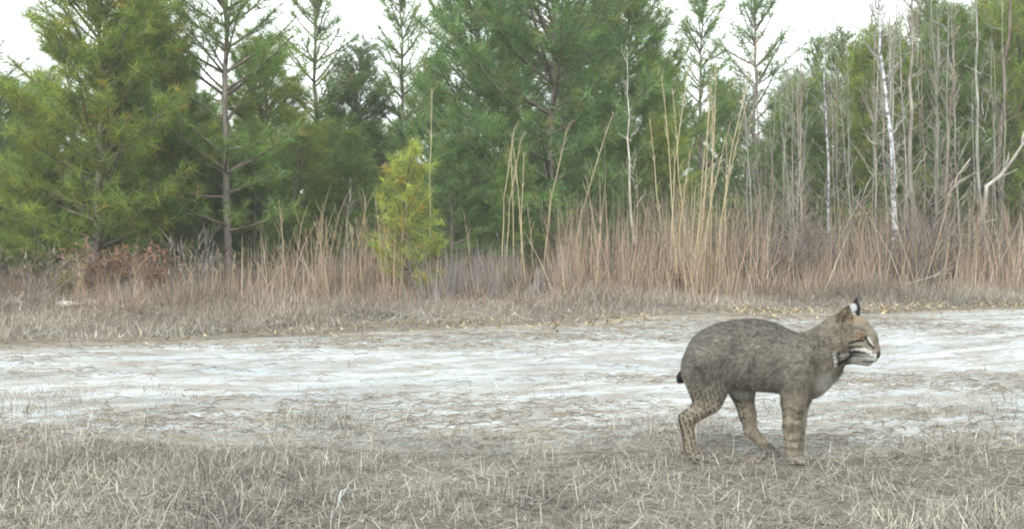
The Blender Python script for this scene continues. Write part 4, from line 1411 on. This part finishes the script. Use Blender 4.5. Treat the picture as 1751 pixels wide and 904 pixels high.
M_EYE, nt, p, out = new_mat('amber_eye')
p.inputs['Base Color'].default_value = (0.045, 0.032, 0.014, 1)
p.inputs['Roughness'].default_value = 0.08
M_NOSE, nt, p, out = new_mat('nose_leather')
p.inputs['Base Color'].default_value = (0.045, 0.030, 0.027, 1)
p.inputs['Roughness'].default_value = 0.4
import bmesh


def ball(name, c, r, mat, parent, sc=(1, 1, 1)):
    bm = bmesh.new()
    bmesh.ops.create_uvsphere(bm, u_segments=20, v_segments=12, radius=1)
    for v in bm.verts:
        v.co = Vector((v.co.x * r * sc[0], v.co.y * r * sc[1], v.co.z * r * sc[2]))
    me = bpy.data.meshes.new(name)
    bm.to_mesh(me)
    bm.free()
    me.polygons.foreach_set('use_smooth', np.ones(len(me.polygons), bool))
    o = link(name, me, parent, mat)
    o.location = from_head(c)
    return o


for sg in (-1, 1):
    ball('eye', cc(999, 263, sg * .035), .0075, M_EYE, cat)
ball('nose', cc(1066, 328, 0), .0085, M_NOSE, cat, (0.8, 1.25, 0.8))
# whiskers
Pw, Ww, Sw = [], [], []
for sg in (-1, 1):
    for k in range(6):
        b_ = cc(1030 - 6 * (k % 3), 322 + 6 * (k // 3) + 3 * (k % 3), sg * .030)
        d = norm(np.array([rng.uniform(-0.6, 0.1), sg * 1.0, rng.uniform(-0.55, 0.15)]))
        s_ = np.linspace(0, 1, 4)
        Pw.append(np.array([from_head(b_ + d * t_ * 0.06 + np.array([0, 0, -0.012 * t_ * t_])) for t_ in s_]))
        Ww.append(0.0008 * (1 - 0.7 * s_)); Sw.append(np.array([0.3, 0, 0.95]))
V, F, C = ribbons(np.array(Pw), np.array(Ww), np.array(Sw), np.full((len(Pw), 3), 0.75))
link('whiskers', mesh_np('whiskers', V, F, C), cat, M_FUR, kind='stuff')

# ------------------------------------------------------------------ faint veil added to lighten the dark trees, one closed box round everything
HX0, HX1, HY0, HY1, HZ0, HZ1 = -900.0, 900.0, -500.0, 1200.0, -1.5, 9.0
V = np.array([(a_, b_, c_) for a_ in (HX0, HX1) for b_ in (HY0, HY1) for c_ in (HZ0, HZ1)])
F = np.array([(0, 1, 3, 2), (4, 6, 7, 5), (0, 4, 5, 1), (2, 3, 7, 6), (0, 2, 6, 4), (1, 5, 7, 3)])
veil_me = mesh_np('added_veil', V, F)
M_VEIL = bpy.data.materials.new('veil_volume')
M_VEIL.use_nodes = True
hn = M_VEIL.node_tree
hn.nodes.remove(hn.nodes['Principled BSDF'])
pvn = hn.nodes.new('ShaderNodeVolumePrincipled')
pvn.inputs['Color'].default_value = (0.92, 0.96, 1.0, 1)
pvn.inputs['Density'].default_value = 0.0022
hn.links.new(pvn.outputs[0], hn.nodes['Material Output'].inputs['Volume'])
link('added_veil', veil_me, mat=M_VEIL, kind='stuff', label='thin pale veil added over the track and woods to lighten the dark trees', category='added_veil')
